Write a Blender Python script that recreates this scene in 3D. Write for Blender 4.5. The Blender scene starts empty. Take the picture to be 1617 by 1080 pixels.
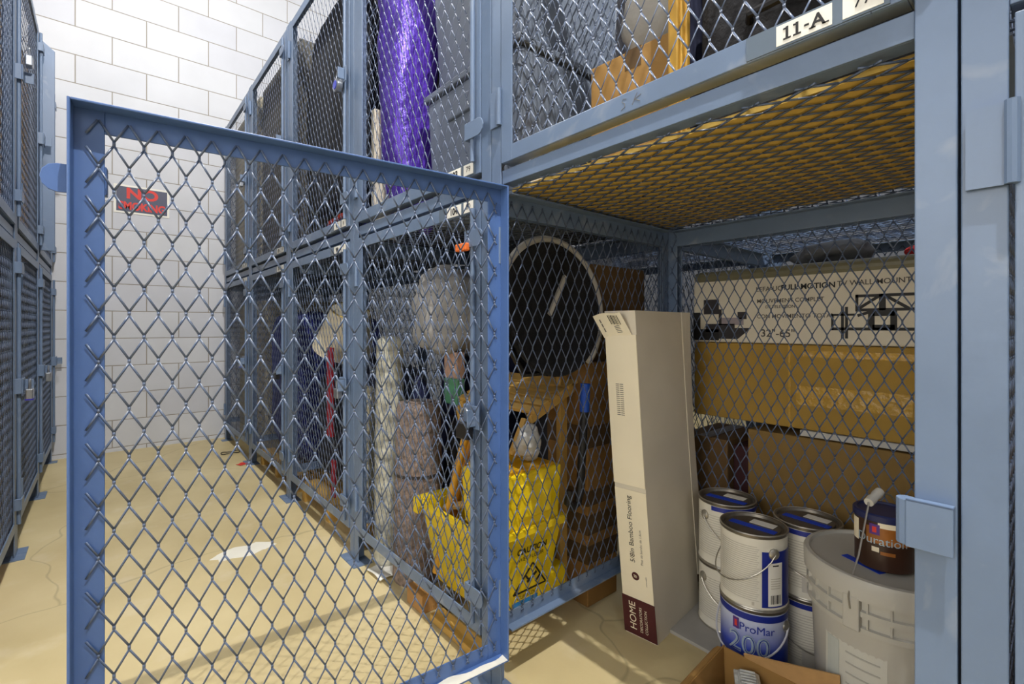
import bpy, math, random
import numpy as np
from mathutils import Vector, Matrix, noise as mnoise

random.seed(7)
scn = bpy.context.scene
COL = scn.collection

# ------------------------------------------------------------------ camera
cam_d = bpy.data.cameras.new('camera')
cam = bpy.data.objects.new('camera', cam_d)
COL.objects.link(cam)
cam.location = (0, 0, 0.92)
YAW = math.atan(645.5 / 754.0)
cam.rotation_euler = (math.pi / 2, 0, -YAW)
cam_d.sensor_fit = 'HORIZONTAL'
cam_d.sensor_width = 36.0
cam_d.lens = 36.0 * 754.0 / 1617.0
cam_d.shift_y = -25.0 / 1617.0
cam_d.clip_start = 0.02
scn.camera = cam

# ------------------------------------------------------------------ light and exposure
scn.view_settings.view_transform = 'Standard'
scn.view_settings.look = 'None'
scn.view_settings.gamma = 1.0
scn.view_settings.use_curve_mapping = False
scn.view_settings.exposure = 0.45

world = bpy.data.worlds.new('world')
scn.world = world
world.use_nodes = True
world.node_tree.nodes['Background'].inputs[0].default_value = (0.9, 0.95, 1.0, 1)
world.node_tree.nodes['Background'].inputs[1].default_value = 0.3


def lamp(name, loc, power, radius, color):
    d = bpy.data.lights.new(name, 'POINT')
    d.energy = power
    d.shadow_soft_size = radius
    d.color = color
    o = bpy.data.objects.new(name, d)
    o.location = loc
    COL.objects.link(o)
    return o


lamp('aisle_lamp', (0.24, -0.25, 3.75), 300, 0.012, (1.0, 0.97, 0.92))
lamp('aisle_lamp', (0.24, 2.6, 3.75), 88, 0.12, (1.0, 0.98, 0.93))
lamp('offscreen_hall_light', (3.6, 1.2, 3.6), 60, 0.2, (0.9, 0.95, 1.0))
lamp('offscreen_hall_light', (-1.6, -2.6, 3.2), 25, 0.4, (0.92, 0.96, 1.0))  # unseen fill light added behind the camera to lift the open locker


ad = bpy.data.lights.new('side_fill', 'AREA')  # soft fill added on the left to brighten the locker, no window there
ad.shape = 'RECTANGLE'; ad.size = 1.6; ad.size_y = 1.3; ad.energy = 26; ad.color = (1.0, 0.96, 0.88)
ao = bpy.data.objects.new('side_fill', ad)
ao.location = (-2.5, 0.15, 1.65); ao.rotation_euler = (math.pi / 2, 0, -math.pi / 2)
COL.objects.link(ao)


# ------------------------------------------------------------------ materials
def lin(c):
    return tuple(((x / 255.0) / 12.92 if x / 255.0 <= 0.04045 else ((x / 255.0 + 0.055) / 1.055) ** 2.4) for x in c)


MATS = {}


def mat(name, rgb, rough=0.55, metal=0.0, var=0.12, scale=8.0, bump=0.0, bscale=60.0, spec=0.5, trans=0.0, alpha=1.0):
    if name in MATS:
        return MATS[name]
    m = bpy.data.materials.new(name)
    m.use_nodes = True
    nt = m.node_tree
    b = nt.nodes['Principled BSDF']
    b.inputs['Roughness'].default_value = rough
    b.inputs['Metallic'].default_value = metal
    b.inputs['Specular IOR Level'].default_value = spec
    if trans:
        b.inputs['Transmission Weight'].default_value = trans
    c = lin(rgb)
    tc = nt.nodes.new('ShaderNodeTexCoord')
    nz = nt.nodes.new('ShaderNodeTexNoise')
    nz.inputs['Scale'].default_value = scale
    nz.inputs['Detail'].default_value = 5
    nt.links.new(tc.outputs['Object'], nz.inputs['Vector'])
    rmp = nt.nodes.new('ShaderNodeValToRGB')
    rmp.color_ramp.elements[0].position = 0.3
    rmp.color_ramp.elements[1].position = 0.7
    rmp.color_ramp.elements[0].color = tuple(x * (1 - var) for x in c) + (1,)
    rmp.color_ramp.elements[1].color = tuple(min(1, x * (1 + var)) for x in c) + (1,)
    nt.links.new(nz.outputs['Fac'], rmp.inputs['Fac'])
    nt.links.new(rmp.outputs['Color'], b.inputs['Base Color'])
    if bump:
        n2 = nt.nodes.new('ShaderNodeTexNoise')
        n2.inputs['Scale'].default_value = bscale
        n2.inputs['Detail'].default_value = 6
        nt.links.new(tc.outputs['Object'], n2.inputs['Vector'])
        bp = nt.nodes.new('ShaderNodeBump')
        bp.inputs['Strength'].default_value = bump
        bp.inputs['Distance'].default_value = 0.01
        nt.links.new(n2.outputs['Fac'], bp.inputs['Height'])
        nt.links.new(bp.outputs['Normal'], b.inputs['Normal'])
    MATS[name] = m
    return m


def nodes_of(m):
    return m.node_tree, m.node_tree.nodes['Principled BSDF']


STEEL = mat('blue_grey_painted_steel', (103, 122, 150), 0.40, 0.0, 0.10, 5.0, 0.05, 30)
_nt, _b = nodes_of(STEEL)
_tc = [x for x in _nt.nodes if x.type == 'TEX_COORD'][0]
_rm = [x for x in _nt.nodes if x.type == 'VALTORGB'][0]
_n3 = _nt.nodes.new('ShaderNodeTexNoise'); _n3.inputs['Scale'].default_value = 9.0; _n3.inputs['Detail'].default_value = 9; _n3.inputs['Distortion'].default_value = 1.2
_nt.links.new(_tc.outputs['Object'], _n3.inputs['Vector'])
_mr = _nt.nodes.new('ShaderNodeMapRange'); _mr.inputs['From Min'].default_value = 0.60; _mr.inputs['From Max'].default_value = 0.78; _mr.inputs['To Max'].default_value = 0.45
_nt.links.new(_n3.outputs['Fac'], _mr.inputs['Value'])
_mx = _nt.nodes.new('ShaderNodeMix'); _mx.data_type = 'RGBA'; _mx.inputs[7].default_value = lin((164, 170, 178)) + (1,)
_nt.links.new(_mr.outputs['Result'], _mx.inputs[0]); _nt.links.new(_rm.outputs['Color'], _mx.inputs[6]); _nt.links.new(_mx.outputs[2], _b.inputs['Base Color'])
DOORSHADE = mat('shade_blue_door_steel', (76, 106, 160), 0.40, 0.0, 0.07, 4.0, 0.04, 30)  # same paint as STEEL, bluish shadow tone put into the open door's colour
MESHM = mat('steel_mesh_paint', (84, 98, 124), 0.32, 0.0, 0.06, 20.0, spec=0.65)
ZINC = mat('zinc_steel', (165, 170, 178), 0.3, 0.85, 0.1, 30.0)
BRASS = mat('brass', (190, 165, 90), 0.35, 0.8, 0.1, 30.0)
WHITE = mat('white_paper', (232, 230, 222), 0.7, 0, 0.03)
INK = mat('black_ink', (25, 24, 26), 0.6, 0, 0.0)
BLACK = mat('black_plastic', (22, 22, 25), 0.45, 0, 0.1)
BLACKCLOTH = mat('black_fabric', (24, 24, 28), 0.9, 0, 0.25, 20, 0.3, 120)
NAVY = mat('navy_fabric', (24, 32, 72), 0.85, 0, 0.3, 14, 0.35, 40)
KRAFT = mat('kraft_cardboard', (160, 122, 66), 0.85, 0, 0.08, 6.0, 0.06, 40)
KRAFTDK = mat('dark_kraft_cardboard', (108, 82, 48), 0.85, 0, 0.1, 6.0, 0.06, 40)
TAPE = mat('clear_brown_tape', (98, 78, 54), 0.25, 0, 0.06)
PINE = mat('pine_wood', (198, 158, 82), 0.6, 0, 0.12, 3.0)
PLY = mat('plywood', (206, 172, 84), 0.7, 0, 0.08, 4.0)
YELLOW = mat('yellow_plastic', (236, 204, 20), 0.35, 0, 0.04, 5.0)
BOXWHITE = mat('white_cardboard', (214, 206, 188), 0.75, 0, 0.05, 5.0, 0.08, 25)
BOXCREAM = mat('cream_printed_card', (236, 226, 200), 0.7, 0, 0.03)
MAROON = mat('maroon_print', (72, 20, 24), 0.6, 0, 0.12, 20)
CANWHITE = mat('white_can_label', (222, 218, 205), 0.5, 0, 0.05, 10)
CANBLUE = mat('blue_can_label', (26, 44, 140), 0.4, 0, 0.06, 10)
TAPEBLUE = mat('blue_masking_tape', (20, 62, 190), 0.7, 0, 0.06, 30)
BUCKETW = mat('white_bucket_plastic', (186, 184, 176), 0.45, 0, 0.05, 6)
GREYTEXT = mat('grey_print', (120, 116, 108), 0.7, 0, 0.0)
GREYTOTE = mat('dark_grey_tote', (112, 122, 138), 0.5, 0, 0.06)
PURPLE = mat('purple_foil', (88, 56, 178), 0.3, 0.2, 0.3, 9, 1.0, 30)
RED = mat('red_print', (214, 56, 48), 0.6, 0, 0.04)
SIGNNAVY = mat('sign_face', (62, 66, 92), 0.5, 0, 0.04)


# ------------------------------------------------------------------ mesh builder
class MB:
    def __init__(self):
        self.v = []
        self.f = []
        self.mi = []
        self.cur = 0
        self.M = Matrix.Identity(4)

    def add(self, vs, fs, m=None):
        o = len(self.v)
        M = self.M
        self.v.extend([tuple(M @ Vector(p)) for p in vs])
        for f in fs:
            self.f.append(tuple(i + o for i in f))
            self.mi.append(self.cur if m is None else m)

    def hexa(self, p, m=None):
        # 0-3 bottom loop, 4-7 top loop
        self.add(p, [(3, 2, 1, 0), (4, 5, 6, 7), (0, 1, 5, 4), (1, 2, 6, 5), (2, 3, 7, 6), (3, 0, 4, 7)], m)

    def box(self, x0, x1, y0, y1, z0, z1, m=None):
        self.hexa([(x0, y0, z0), (x1, y0, z0), (x1, y1, z0), (x0, y1, z0),
                   (x0, y0, z1), (x1, y0, z1), (x1, y1, z1), (x0, y1, z1)], m)

    def beam(self, a, b, w, t, up=(0, 0, 1), m=None):
        a = Vector(a); b = Vector(b)
        d = (b - a).normalized()
        u = Vector(up)
        s = d.cross(u)
        if s.length < 1e-4:
            s = d.cross(Vector((1, 0, 0)))
        s.normalize()
        u = s.cross(d).normalized()
        p = []
        for q in (a, b):
            for i, j in ((-1, -1), (1, -1), (1, 1), (-1, 1)):
                p.append(q + s * (i * w / 2) + u * (j * t / 2))
        self.hexa([tuple(x) for x in p], m)

    def tube(self, path, r, n=10, closed=False, m=None, caps=True):
        pts = [Vector(p) for p in path]
        rs = r if isinstance(r, (list, tuple)) else [r] * len(pts)
        k = len(pts)
        vs = []
        ref = None
        for i, p in enumerate(pts):
            if closed:
                d = (pts[(i + 1) % k] - pts[i - 1]).normalized()
            else:
                d = (pts[min(i + 1, k - 1)] - pts[max(i - 1, 0)]).normalized()
            if ref is None:
                ref = Vector((0, 0, 1)) if abs(d.z) < 0.9 else Vector((1, 0, 0))
            s = d.cross(ref).normalized()
            u = s.cross(d).normalized()
            ref = u
            for j in range(n):
                a = 2 * math.pi * j / n
                vs.append(tuple(p + s * (math.cos(a) * rs[i]) + u * (math.sin(a) * rs[i])))
        fs = []
        for i in range(k if closed else k - 1):
            i2 = (i + 1) % k
            for j in range(n):
                j2 = (j + 1) % n
                fs.append((i * n + j, i * n + j2, i2 * n + j2, i2 * n + j))
        if not closed and caps:
            fs.append(tuple(range(n - 1, -1, -1)))
            fs.append(tuple((k - 1) * n + j for j in range(n)))
        self.add(vs, fs, m)

    def lathe(self, prof, n=40, c=(0, 0), m=None, sx=1.0, sy=1.0):
        vs = []
        for r, z in prof:
            for j in range(n):
                a = 2 * math.pi * j / n
                vs.append((c[0] + r * sx * math.cos(a), c[1] + r * sy * math.sin(a), z))
        fs = []
        for i in range(len(prof) - 1):
            for j in range(n):
                j2 = (j + 1) % n
                fs.append((i * n + j, i * n + j2, (i + 1) * n + j2, (i + 1) * n + j))
        fs.append(tuple(range(n - 1, -1, -1)))
        fs.append(tuple((len(prof) - 1) * n + j for j in range(n)))
        self.add(vs, fs, m)

    def arc(self, r, a0, a1, z0, z1, t=0.0006, n=None, m=None, c=(0, 0)):
        n = n or max(3, int(abs(a1 - a0) / 0.05))
        r += 0.0005
        # thin label wrapped on a cylinder
        vs = []
        for i in range(n + 1):
            a = a0 + (a1 - a0) * i / n
            ca, sa = math.cos(a), math.sin(a)
            for rr in (r, r + t):
                for z in (z0, z1):
                    vs.append((c[0] + rr * ca, c[1] + rr * sa, z))
        fs = []
        for i in range(n):
            b = i * 4; e = b + 4
            fs += [(b + 2, e + 2, e + 3, b + 3), (b, b + 1, e + 1, e), (b + 1, b + 3, e + 3, e + 1), (b, e, e + 2, b + 2)]
        fs += [(0, 2, 3, 1), (n * 4, n * 4 + 1, n * 4 + 3, n * 4 + 2)]
        self.add(vs, fs, m)

    def prism(self, poly, axis, lo, hi, m=None):
        # polygon in the two other axes, extruded along axis
        n = len(poly)

        def pt(a, b, h):
            return {'x': (h, a, b), 'y': (a, h, b), 'z': (a, b, h)}[axis]
        vs = [pt(a, b, lo) for a, b in poly] + [pt(a, b, hi) for a, b in poly]
        fs = [tuple(range(n - 1, -1, -1)), tuple(range(n, 2 * n))]
        for i in range(n):
            j = (i + 1) % n
            fs.append((i, j, n + j, n + i))
        self.add(vs, fs, m)

    def blob(self, c, rad, e=2.0, amp=0.0, freq=6.0, seed=0, nu=36, nv=22, m=None):
        vs = []

        def sp(x, p):
            return math.copysign(abs(x) ** p, x)
        p = 2.0 / e
        for i in range(nv + 1):
            th = -math.pi / 2 + math.pi * i / nv
            for j in range(nu):
                ph = 2 * math.pi * j / nu
                x = sp(math.cos(th), p) * sp(math.cos(ph), p)
                y = sp(math.cos(th), p) * sp(math.sin(ph), p)
                z = sp(math.sin(th), p)
                k = 1.0
                if amp:
                    q = Vector((x * rad[0], y * rad[1], z * rad[2])) * freq + Vector((seed * 3.7, seed * 1.3, seed))
                    k = 1 - amp + amp * mnoise.noise(q) + 0.5 * amp * mnoise.noise(q * 2.3)
                vs.append((c[0] + x * rad[0] * k, c[1] + y * rad[1] * k, c[2] + z * rad[2] * (k if amp else 1)))
        fs = []
        for i in range(nv):
            for j in range(nu):
                j2 = (j + 1) % nu
                fs.append((i * nu + j, i * nu + j2, (i + 1) * nu + j2, (i + 1) * nu + j))
        self.add(vs, fs, m)

    def sheet(self, fn, nu, nv, th, m=None):
        # fn(u,v)->point; given a thickness along local normal
        P = [[Vector(fn(i / nu, j / nv)) for j in range(nv + 1)] for i in range(nu + 1)]
        top = []; bot = []
        for i in range(nu + 1):
            for j in range(nv + 1):
                du = P[min(i + 1, nu)][j] - P[max(i - 1, 0)][j]
                dv = P[i][min(j + 1, nv)] - P[i][max(j - 1, 0)]
                nn = du.cross(dv)
                nn = nn.normalized() if nn.length > 1e-9 else Vector((0, 0, 1))
                top.append(tuple(P[i][j] + nn * th / 2)); bot.append(tuple(P[i][j] - nn * th / 2))
        N = len(top); w = nv + 1
        fs = []
        for i in range(nu):
            for j in range(nv):
                a = i * w + j
                fs.append((a, a + w, a + w + 1, a + 1))
                fs.append((N + a, N + a + 1, N + a + w + 1, N + a + w))
        for i in range(nu):
            for j in (0, nv):
                a = i * w + j; b = a + w
                fs.append((a, N + a, N + b, b) if j == 0 else (a, b, N + b, N + a))
        for j in range(nv):
            for i in (0, nu):
                a = i * w + j; b = a + 1
                fs.append((a, b, N + b, N + a) if i == 0 else (a, N + a, N + b, b))
        self.add(top + bot, fs, m)

    def text(self, s, size, o, u, v, m=None, lift=0.0006, align='C', bend=None, bold=0.0, sx=1.0):
        V, F, w = text_geo(s, bold)
        off = {'C': -w / 2, 'L': 0, 'R': -w}[align]
        o = Vector(o); u = Vector(u).normalized(); v = Vector(v).normalized()
        n = u.cross(v).normalized()
        vs = []
        for x, y in V:
            X = (x + off) * size * sx; Y = y * size
            if bend is None:
                vs.append(tuple(o + u * X + v * Y + n * lift))
            else:
                r, a0, z0 = bend
                a = a0 + X / r
                vs.append((r * math.cos(a), r * math.sin(a), z0 + Y))
        self.add(vs, F, m)

    def build(self, name, mats, parent=None, loc=(0, 0, 0), rot=(0, 0, 0), smooth=False, bevel=0.0, kind=None, label=None, seg=2, angle=None):
        me = bpy.data.meshes.new(name)
        me.from_pydata(self.v, [], self.f)
        if not isinstance(mats, (list, tuple)):
            mats = [mats]
        for x in mats:
            me.materials.append(x)
        if len(mats) > 1:
            me.polygons.foreach_set('material_index', [min(x, len(mats) - 1) for x in self.mi])
        if smooth:
            me.polygons.foreach_set('use_smooth', [True] * len(me.polygons))
            try:
                me.set_sharp_from_angle(angle=math.radians(angle or 35))
            except Exception:
                pass
        me.update()
        o = bpy.data.objects.new(name, me)
        COL.objects.link(o)
        o.parent = parent
        o.location = loc
        o.rotation_euler = rot
        if bevel:
            b = o.modifiers.new('bevel', 'BEVEL')
            b.width = bevel
            b.segments = seg
            b.limit_method = 'ANGLE'
            b.angle_limit = math.radians(40)
        if kind:
            o['kind'] = kind
        if label:
            o['label'] = label
        return o


_TX = {}


def text_geo(s, bold=0.0):
    if (s, bold) in _TX:
        return _TX[(s, bold)]
    cu = bpy.data.curves.new('lettering', 'FONT')
    cu.body = s
    cu.size = 1.0
    cu.offset = bold
    cu.resolution_u = 4
    o = bpy.data.objects.new('lettering', cu)
    COL.objects.link(o)
    dg = bpy.context.evaluated_depsgraph_get()
    dg.update()
    me = o.evaluated_get(dg).to_mesh()
    V = [(p.co.x, p.co.y) for p in me.vertices]
    F = [tuple(p.vertices) for p in me.polygons]
    o.evaluated_get(dg).to_mesh_clear()
    bpy.data.objects.remove(o)
    bpy.data.curves.remove(cu)
    w = max(x for x, y in V) if V else 0
    _TX[(s, bold)] = (V, F, w)
    return _TX[(s, bold)]


def thing(name, label, cat, loc=(0, 0, 0), rotz=0.0, group=None):
    o = bpy.data.objects.new(name, None)
    o.empty_display_size = 0.1
    COL.objects.link(o)
    o.location = loc
    o.rotation_euler = (0, 0, rotz)
    return tag(o, label, cat, group)


def tag(o, label, cat, group=None):
    o['label'] = label
    o['category'] = cat
    if group:
        o['group'] = group
    return o


def struct(o):
    o['kind'] = 'structure'
    return o


# ------------------------------------------------------------------ expanded metal mesh
_EM = {}


def expanded_data(W, H, long_v=True, pu=0.0375, pv=0.0762, wid=0.0034, th=0.0006, tilt=18.0):
    """Expanded-metal sheet in local x (0..W) / z (0..H), normal y. long_v: diamonds tall along z."""
    if not long_v:
        wid, th, tilt = 0.0036, 0.0022, 0.0
    key = (round(W, 4), round(H, 4), long_v)
    if key in _EM:
        return _EM[key]
    A, B = (W, H) if long_v else (H, W)
    segs = []
    bl = 0.0030
    nu = int(A / (pu / 2)) + 3
    nv = int(B / (pv / 2)) + 3
    for i in range(-1, nu):
        for j in range(-1, nv):
            if (i + j) % 2:
                continue
            x = i * pu / 2 + 0.006
            y = j * pv / 2 + 0.010
            segs.append((x, y - bl, x, y + bl, 1))
            segs.append((x, y + bl, x + pu / 2, y + pv / 2 - bl, 0))
            segs.append((x, y + bl, x - pu / 2, y + pv / 2 - bl, 0))
    S = np.array(segs)
    p0 = S[:, :2]; d = S[:, 2:4] - p0
    t0 = np.zeros(len(S)); t1 = np.ones(len(S))
    for ax, L in ((0, A), (1, B)):
        with np.errstate(divide='ignore', invalid='ignore'):
            ta = (0 - p0[:, ax]) / d[:, ax]
            tb = (L - p0[:, ax]) / d[:, ax]
        lo = np.minimum(ta, tb); hi = np.maximum(ta, tb)
        par = np.abs(d[:, ax]) < 1e-9
        inside = (p0[:, ax] >= 0) & (p0[:, ax] <= L)
        lo = np.where(par, np.where(inside, 0, 2), lo)
        hi = np.where(par, np.where(inside, 1, -1), hi)
        t0 = np.maximum(t0, lo); t1 = np.minimum(t1, hi)
    ok = t1 - t0 > 0.02
    S = S[ok]; p0 = p0[ok]; d = d[ok]; t0 = t0[ok]; t1 = t1[ok]
    a = p0 + d * t0[:, None]; b = p0 + d * t1[:, None]
    dirn = d / np.linalg.norm(d, axis=1)[:, None]
    n = len(S)
    D = np.zeros((n, 3)); D[:, 0] = dirn[:, 0]; D[:, 2] = dirn[:, 1]
    N = np.array([0.0, -1.0, 0.0])
    Pp = np.cross(D, N)                       # in-plane perpendicular
    sgn = np.where(Pp[:, 2] < -1e-6, -1.0, 1.0)
    Pp = Pp * sgn[:, None]                    # points upward
    bond = S[:, 4] > 0.5
    tl = np.where(bond, 0.0, math.radians(tilt))
    e1 = Pp * np.cos(tl)[:, None] - N[None, :] * np.sin(tl)[:, None]
    e2 = np.cross(D, e1)
    hw = np.where(bond, 0.0021, wid / 2)[:, None]
    ht = np.where(bond, 0.0006, th / 2)[:, None]
    A3 = np.zeros((n, 3)); A3[:, 0] = a[:, 0]; A3[:, 2] = a[:, 1]
    B3 = np.zeros((n, 3)); B3[:, 0] = b[:, 0]; B3[:, 2] = b[:, 1]
    vs = np.stack([q + e1 * hw * i + e2 * ht * j for q in (A3, B3) for i, j in ((-1, -1), (1, -1), (1, 1), (-1, 1))], axis=1).reshape(-1, 3)
    if not long_v:
        vs = vs[:, [2, 1, 0]]
    base = np.arange(n)[:, None] * 8
    quads = np.array([(0, 1, 5, 4), (1, 2, 6, 5), (2, 3, 7, 6), (3, 0, 4, 7), (3, 2, 1, 0), (4, 5, 6, 7)])
    F = (base[:, None, :] + quads[None, :, :]).reshape(-1, 4)
    me = bpy.data.meshes.new('expanded_metal')
    me.vertices.add(len(vs)); me.vertices.foreach_set('co', vs.astype(np.float32).ravel())
    me.loops.add(F.size); me.loops.foreach_set('vertex_index', F.astype(np.int32).ravel())
    me.polygons.add(len(F))
    me.polygons.foreach_set('loop_start', np.arange(0, F.size, 4, dtype=np.int32))
    me.materials.append(MESHM)
    me.update(calc_edges=True)
    me.validate()
    _EM[key] = me
    return me


def expanded(name, W, H, parent, loc, rot=(0, 0, 0), long_v=True):
    o = bpy.data.objects.new(name, expanded_data(W, H, long_v))
    COL.objects.link(o)
    o.parent = parent
    o.location = loc
    o.rotation_euler = rot
    return o


# ------------------------------------------------------------------ room
X0, X1, Y0, Y1, ZC = -2.6, 5.2, -3.4, 4.55, 4.1

floor_m = mat('yellow_concrete', (214, 186, 128), 0.5, 0, 0.10, 1.6, 0.08, 30)
nt, bs = nodes_of(floor_m)
ramp = [x for x in nt.nodes if x.type == 'VALTORGB'][0]
ramp.color_ramp.elements[0].color = lin((186, 168, 122)) + (1,)
ramp.color_ramp.elements[1].color = lin((214, 198, 154)) + (1,)
tc = [x for x in nt.nodes if x.type == 'TEX_COORD'][0]
vor = nt.nodes.new('ShaderNodeTexVoronoi'); vor.feature = 'DISTANCE_TO_EDGE'; vor.inputs['Scale'].default_value = 0.75
nzw = nt.nodes.new('ShaderNodeTexNoise'); nzw.inputs['Scale'].default_value = 2.5
mixv = nt.nodes.new('ShaderNodeVectorMath'); mixv.operation = 'MULTIPLY_ADD'
mixv.inputs[1].default_value = (0.35, 0.35, 0.35)
nt.links.new(tc.outputs['Object'], nzw.inputs['Vector'])
nt.links.new(nzw.outputs['Color'], mixv.inputs[0]); nt.links.new(tc.outputs['Object'], mixv.inputs[2])
nt.links.new(mixv.outputs[0], vor.inputs['Vector'])
cr = nt.nodes.new('ShaderNodeMapRange'); cr.inputs['From Min'].default_value = 0.0; cr.inputs['From Max'].default_value = 0.004
cr.inputs['To Min'].default_value = 0.72; cr.inputs['To Max'].default_value = 1.0
nt.links.new(vor.outputs['Distance'], cr.inputs['Value'])
mx = nt.nodes.new('ShaderNodeMix'); mx.data_type = 'RGBA'; mx.blend_type = 'MULTIPLY'; mx.inputs[0].default_value = 1
nt.links.new(ramp.outputs['Color'], mx.inputs[6]); nt.links.new(cr.outputs['Result'], mx.inputs[7])
# dusty blotches
nb = nt.nodes.new('ShaderNodeTexNoise'); nb.inputs['Scale'].default_value = 7; nb.inputs['Detail'].default_value = 8
nt.links.new(tc.outputs['Object'], nb.inputs['Vector'])
rb = nt.nodes.new('ShaderNodeMapRange'); rb.inputs['From Min'].default_value = 0.58; rb.inputs['From Max'].default_value = 0.8
rb.inputs['To Max'].default_value = 0.45
nt.links.new(nb.outputs['Fac'], rb.inputs['Value'])
mx2 = nt.nodes.new('ShaderNodeMix'); mx2.data_type = 'RGBA'; mx2.inputs[7].default_value = lin((222, 212, 190)) + (1,)
nt.links.new(rb.outputs['Result'], mx2.inputs[0]); nt.links.new(mx.outputs[2], mx2.inputs[6])
nt.links.new(mx2.outputs[2], bs.inputs['Base Color'])

b = MB(); b.box(X0 - .1, X1 + .1, Y0 - .1, Y1 + .1, -0.1, 0)
struct(b.build('floor', floor_m))

block = bpy.data.materials.new('painted_concrete_block')
block.use_nodes = True
nt, bs = nodes_of(block)
bs.inputs['Roughness'].default_value = 0.6
tc = nt.nodes.new('ShaderNodeTexCoord')
sep = nt.nodes.new('ShaderNodeSeparateXYZ'); cmb = nt.nodes.new('ShaderNodeCombineXYZ')
nt.links.new(tc.outputs['Object'], sep.inputs[0])
ax = nt.nodes.new('ShaderNodeMath'); ax.operation = 'ADD'
nt.links.new(sep.outputs['X'], ax.inputs[0]); nt.links.new(sep.outputs['Y'], ax.inputs[1])
az = nt.nodes.new('ShaderNodeMath'); az.operation = 'ADD'; az.inputs[1].default_value = -0.03
nt.links.new(sep.outputs['Z'], az.inputs[0])
nt.links.new(ax.outputs[0], cmb.inputs['X']); nt.links.new(az.outputs[0], cmb.inputs['Y'])
br = nt.nodes.new('ShaderNodeTexBrick')
br.inputs['Scale'].default_value = 1.0
br.inputs['Brick Width'].default_value = 0.4
br.inputs['Row Height'].default_value = 0.2
br.inputs['Mortar Size'].default_value = 0.004
br.inputs['Mortar Smooth'].default_value = 0.6
br.inputs['Bias'].default_value = -0.2
br.inputs['Color1'].default_value = lin((204, 206, 212)) + (1,)
br.inputs['Color2'].default_value = lin((196, 198, 207)) + (1,)
br.inputs['Mortar'].default_value = lin((150, 143, 132)) + (1,)
nt.links.new(cmb.outputs[0], br.inputs['Vector'])
nz = nt.nodes.new('ShaderNodeTexNoise'); nz.inputs['Scale'].default_value = 4; nz.inputs['Detail'].default_value = 8
nt.links.new(tc.outputs['Object'], nz.inputs['Vector'])
rr = nt.nodes.new('ShaderNodeMapRange'); rr.inputs['From Min'].default_value = .3; rr.inputs['From Max'].default_value = .75
rr.inputs['To Min'].default_value = 1.0; rr.inputs['To Max'].default_value = 0.92
nt.links.new(nz.outputs['Fac'], rr.inputs['Value'])
mm = nt.nodes.new('ShaderNodeMix'); mm.data_type = 'RGBA'; mm.blend_type = 'MULTIPLY'; mm.inputs[0].default_value = 1
nt.links.new(br.outputs['Color'], mm.inputs[6]); nt.links.new(rr.outputs['Result'], mm.inputs[7])
nt.links.new(mm.outputs[2], bs.inputs['Base Color'])
bp = nt.nodes.new('ShaderNodeBump'); bp.inputs['Strength'].default_value = 0.5; bp.inputs['Distance'].default_value = 0.006
bp.invert = True
nt.links.new(br.outputs['Fac'], bp.inputs['Height'])
nt.links.new(bp.outputs['Normal'], bs.inputs['Normal'])

b = MB(); b.box(X0 - .1, X1 + .1, Y1, Y1 + .1, 0, ZC); struct(b.build('wall_back', block))
b = MB(); b.box(X0 - .1, X1 + .1, Y0 - .1, Y0, 0, ZC); struct(b.build('wall_front', block))
b = MB(); b.box(X0 - .1, X0, Y0, Y1, 0, ZC); struct(b.build('wall_left', block))
b = MB(); b.box(X1, X1 + .1, Y0, Y1, 0, ZC); struct(b.build('wall_right', mat('dark_hall_wall', (96, 98, 104), .8, 0, .05)))
b = MB(); b.box(X0 - .1, X1 + .1, Y0 - .1, Y1 + .1, ZC, ZC + .1)
struct(b.build('ceiling', mat('grey_roof_deck', (120, 122, 126), 0.8, 0, 0.05)))

# ------------------------------------------------------------------ wire lockers
LW, LD, LH = 0.875, 0.82, 2.53
DW = 0.788
UP0, UP1 = 1.321, 2.51
LO0, LO1 = 0.112, 1.2586
ST = 0.04


def hinge_at(parent, z):
    h = MB()
    h.tube([(0.043, -0.009, z - .045), (0.043, -0.009, z + .045)], 0.0065, 10)
    h.box(0.006, 0.043, -0.0075, -0.0035, z - .045, z + .045)
    h.build('hinge', STEEL, parent, smooth=True)


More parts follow.
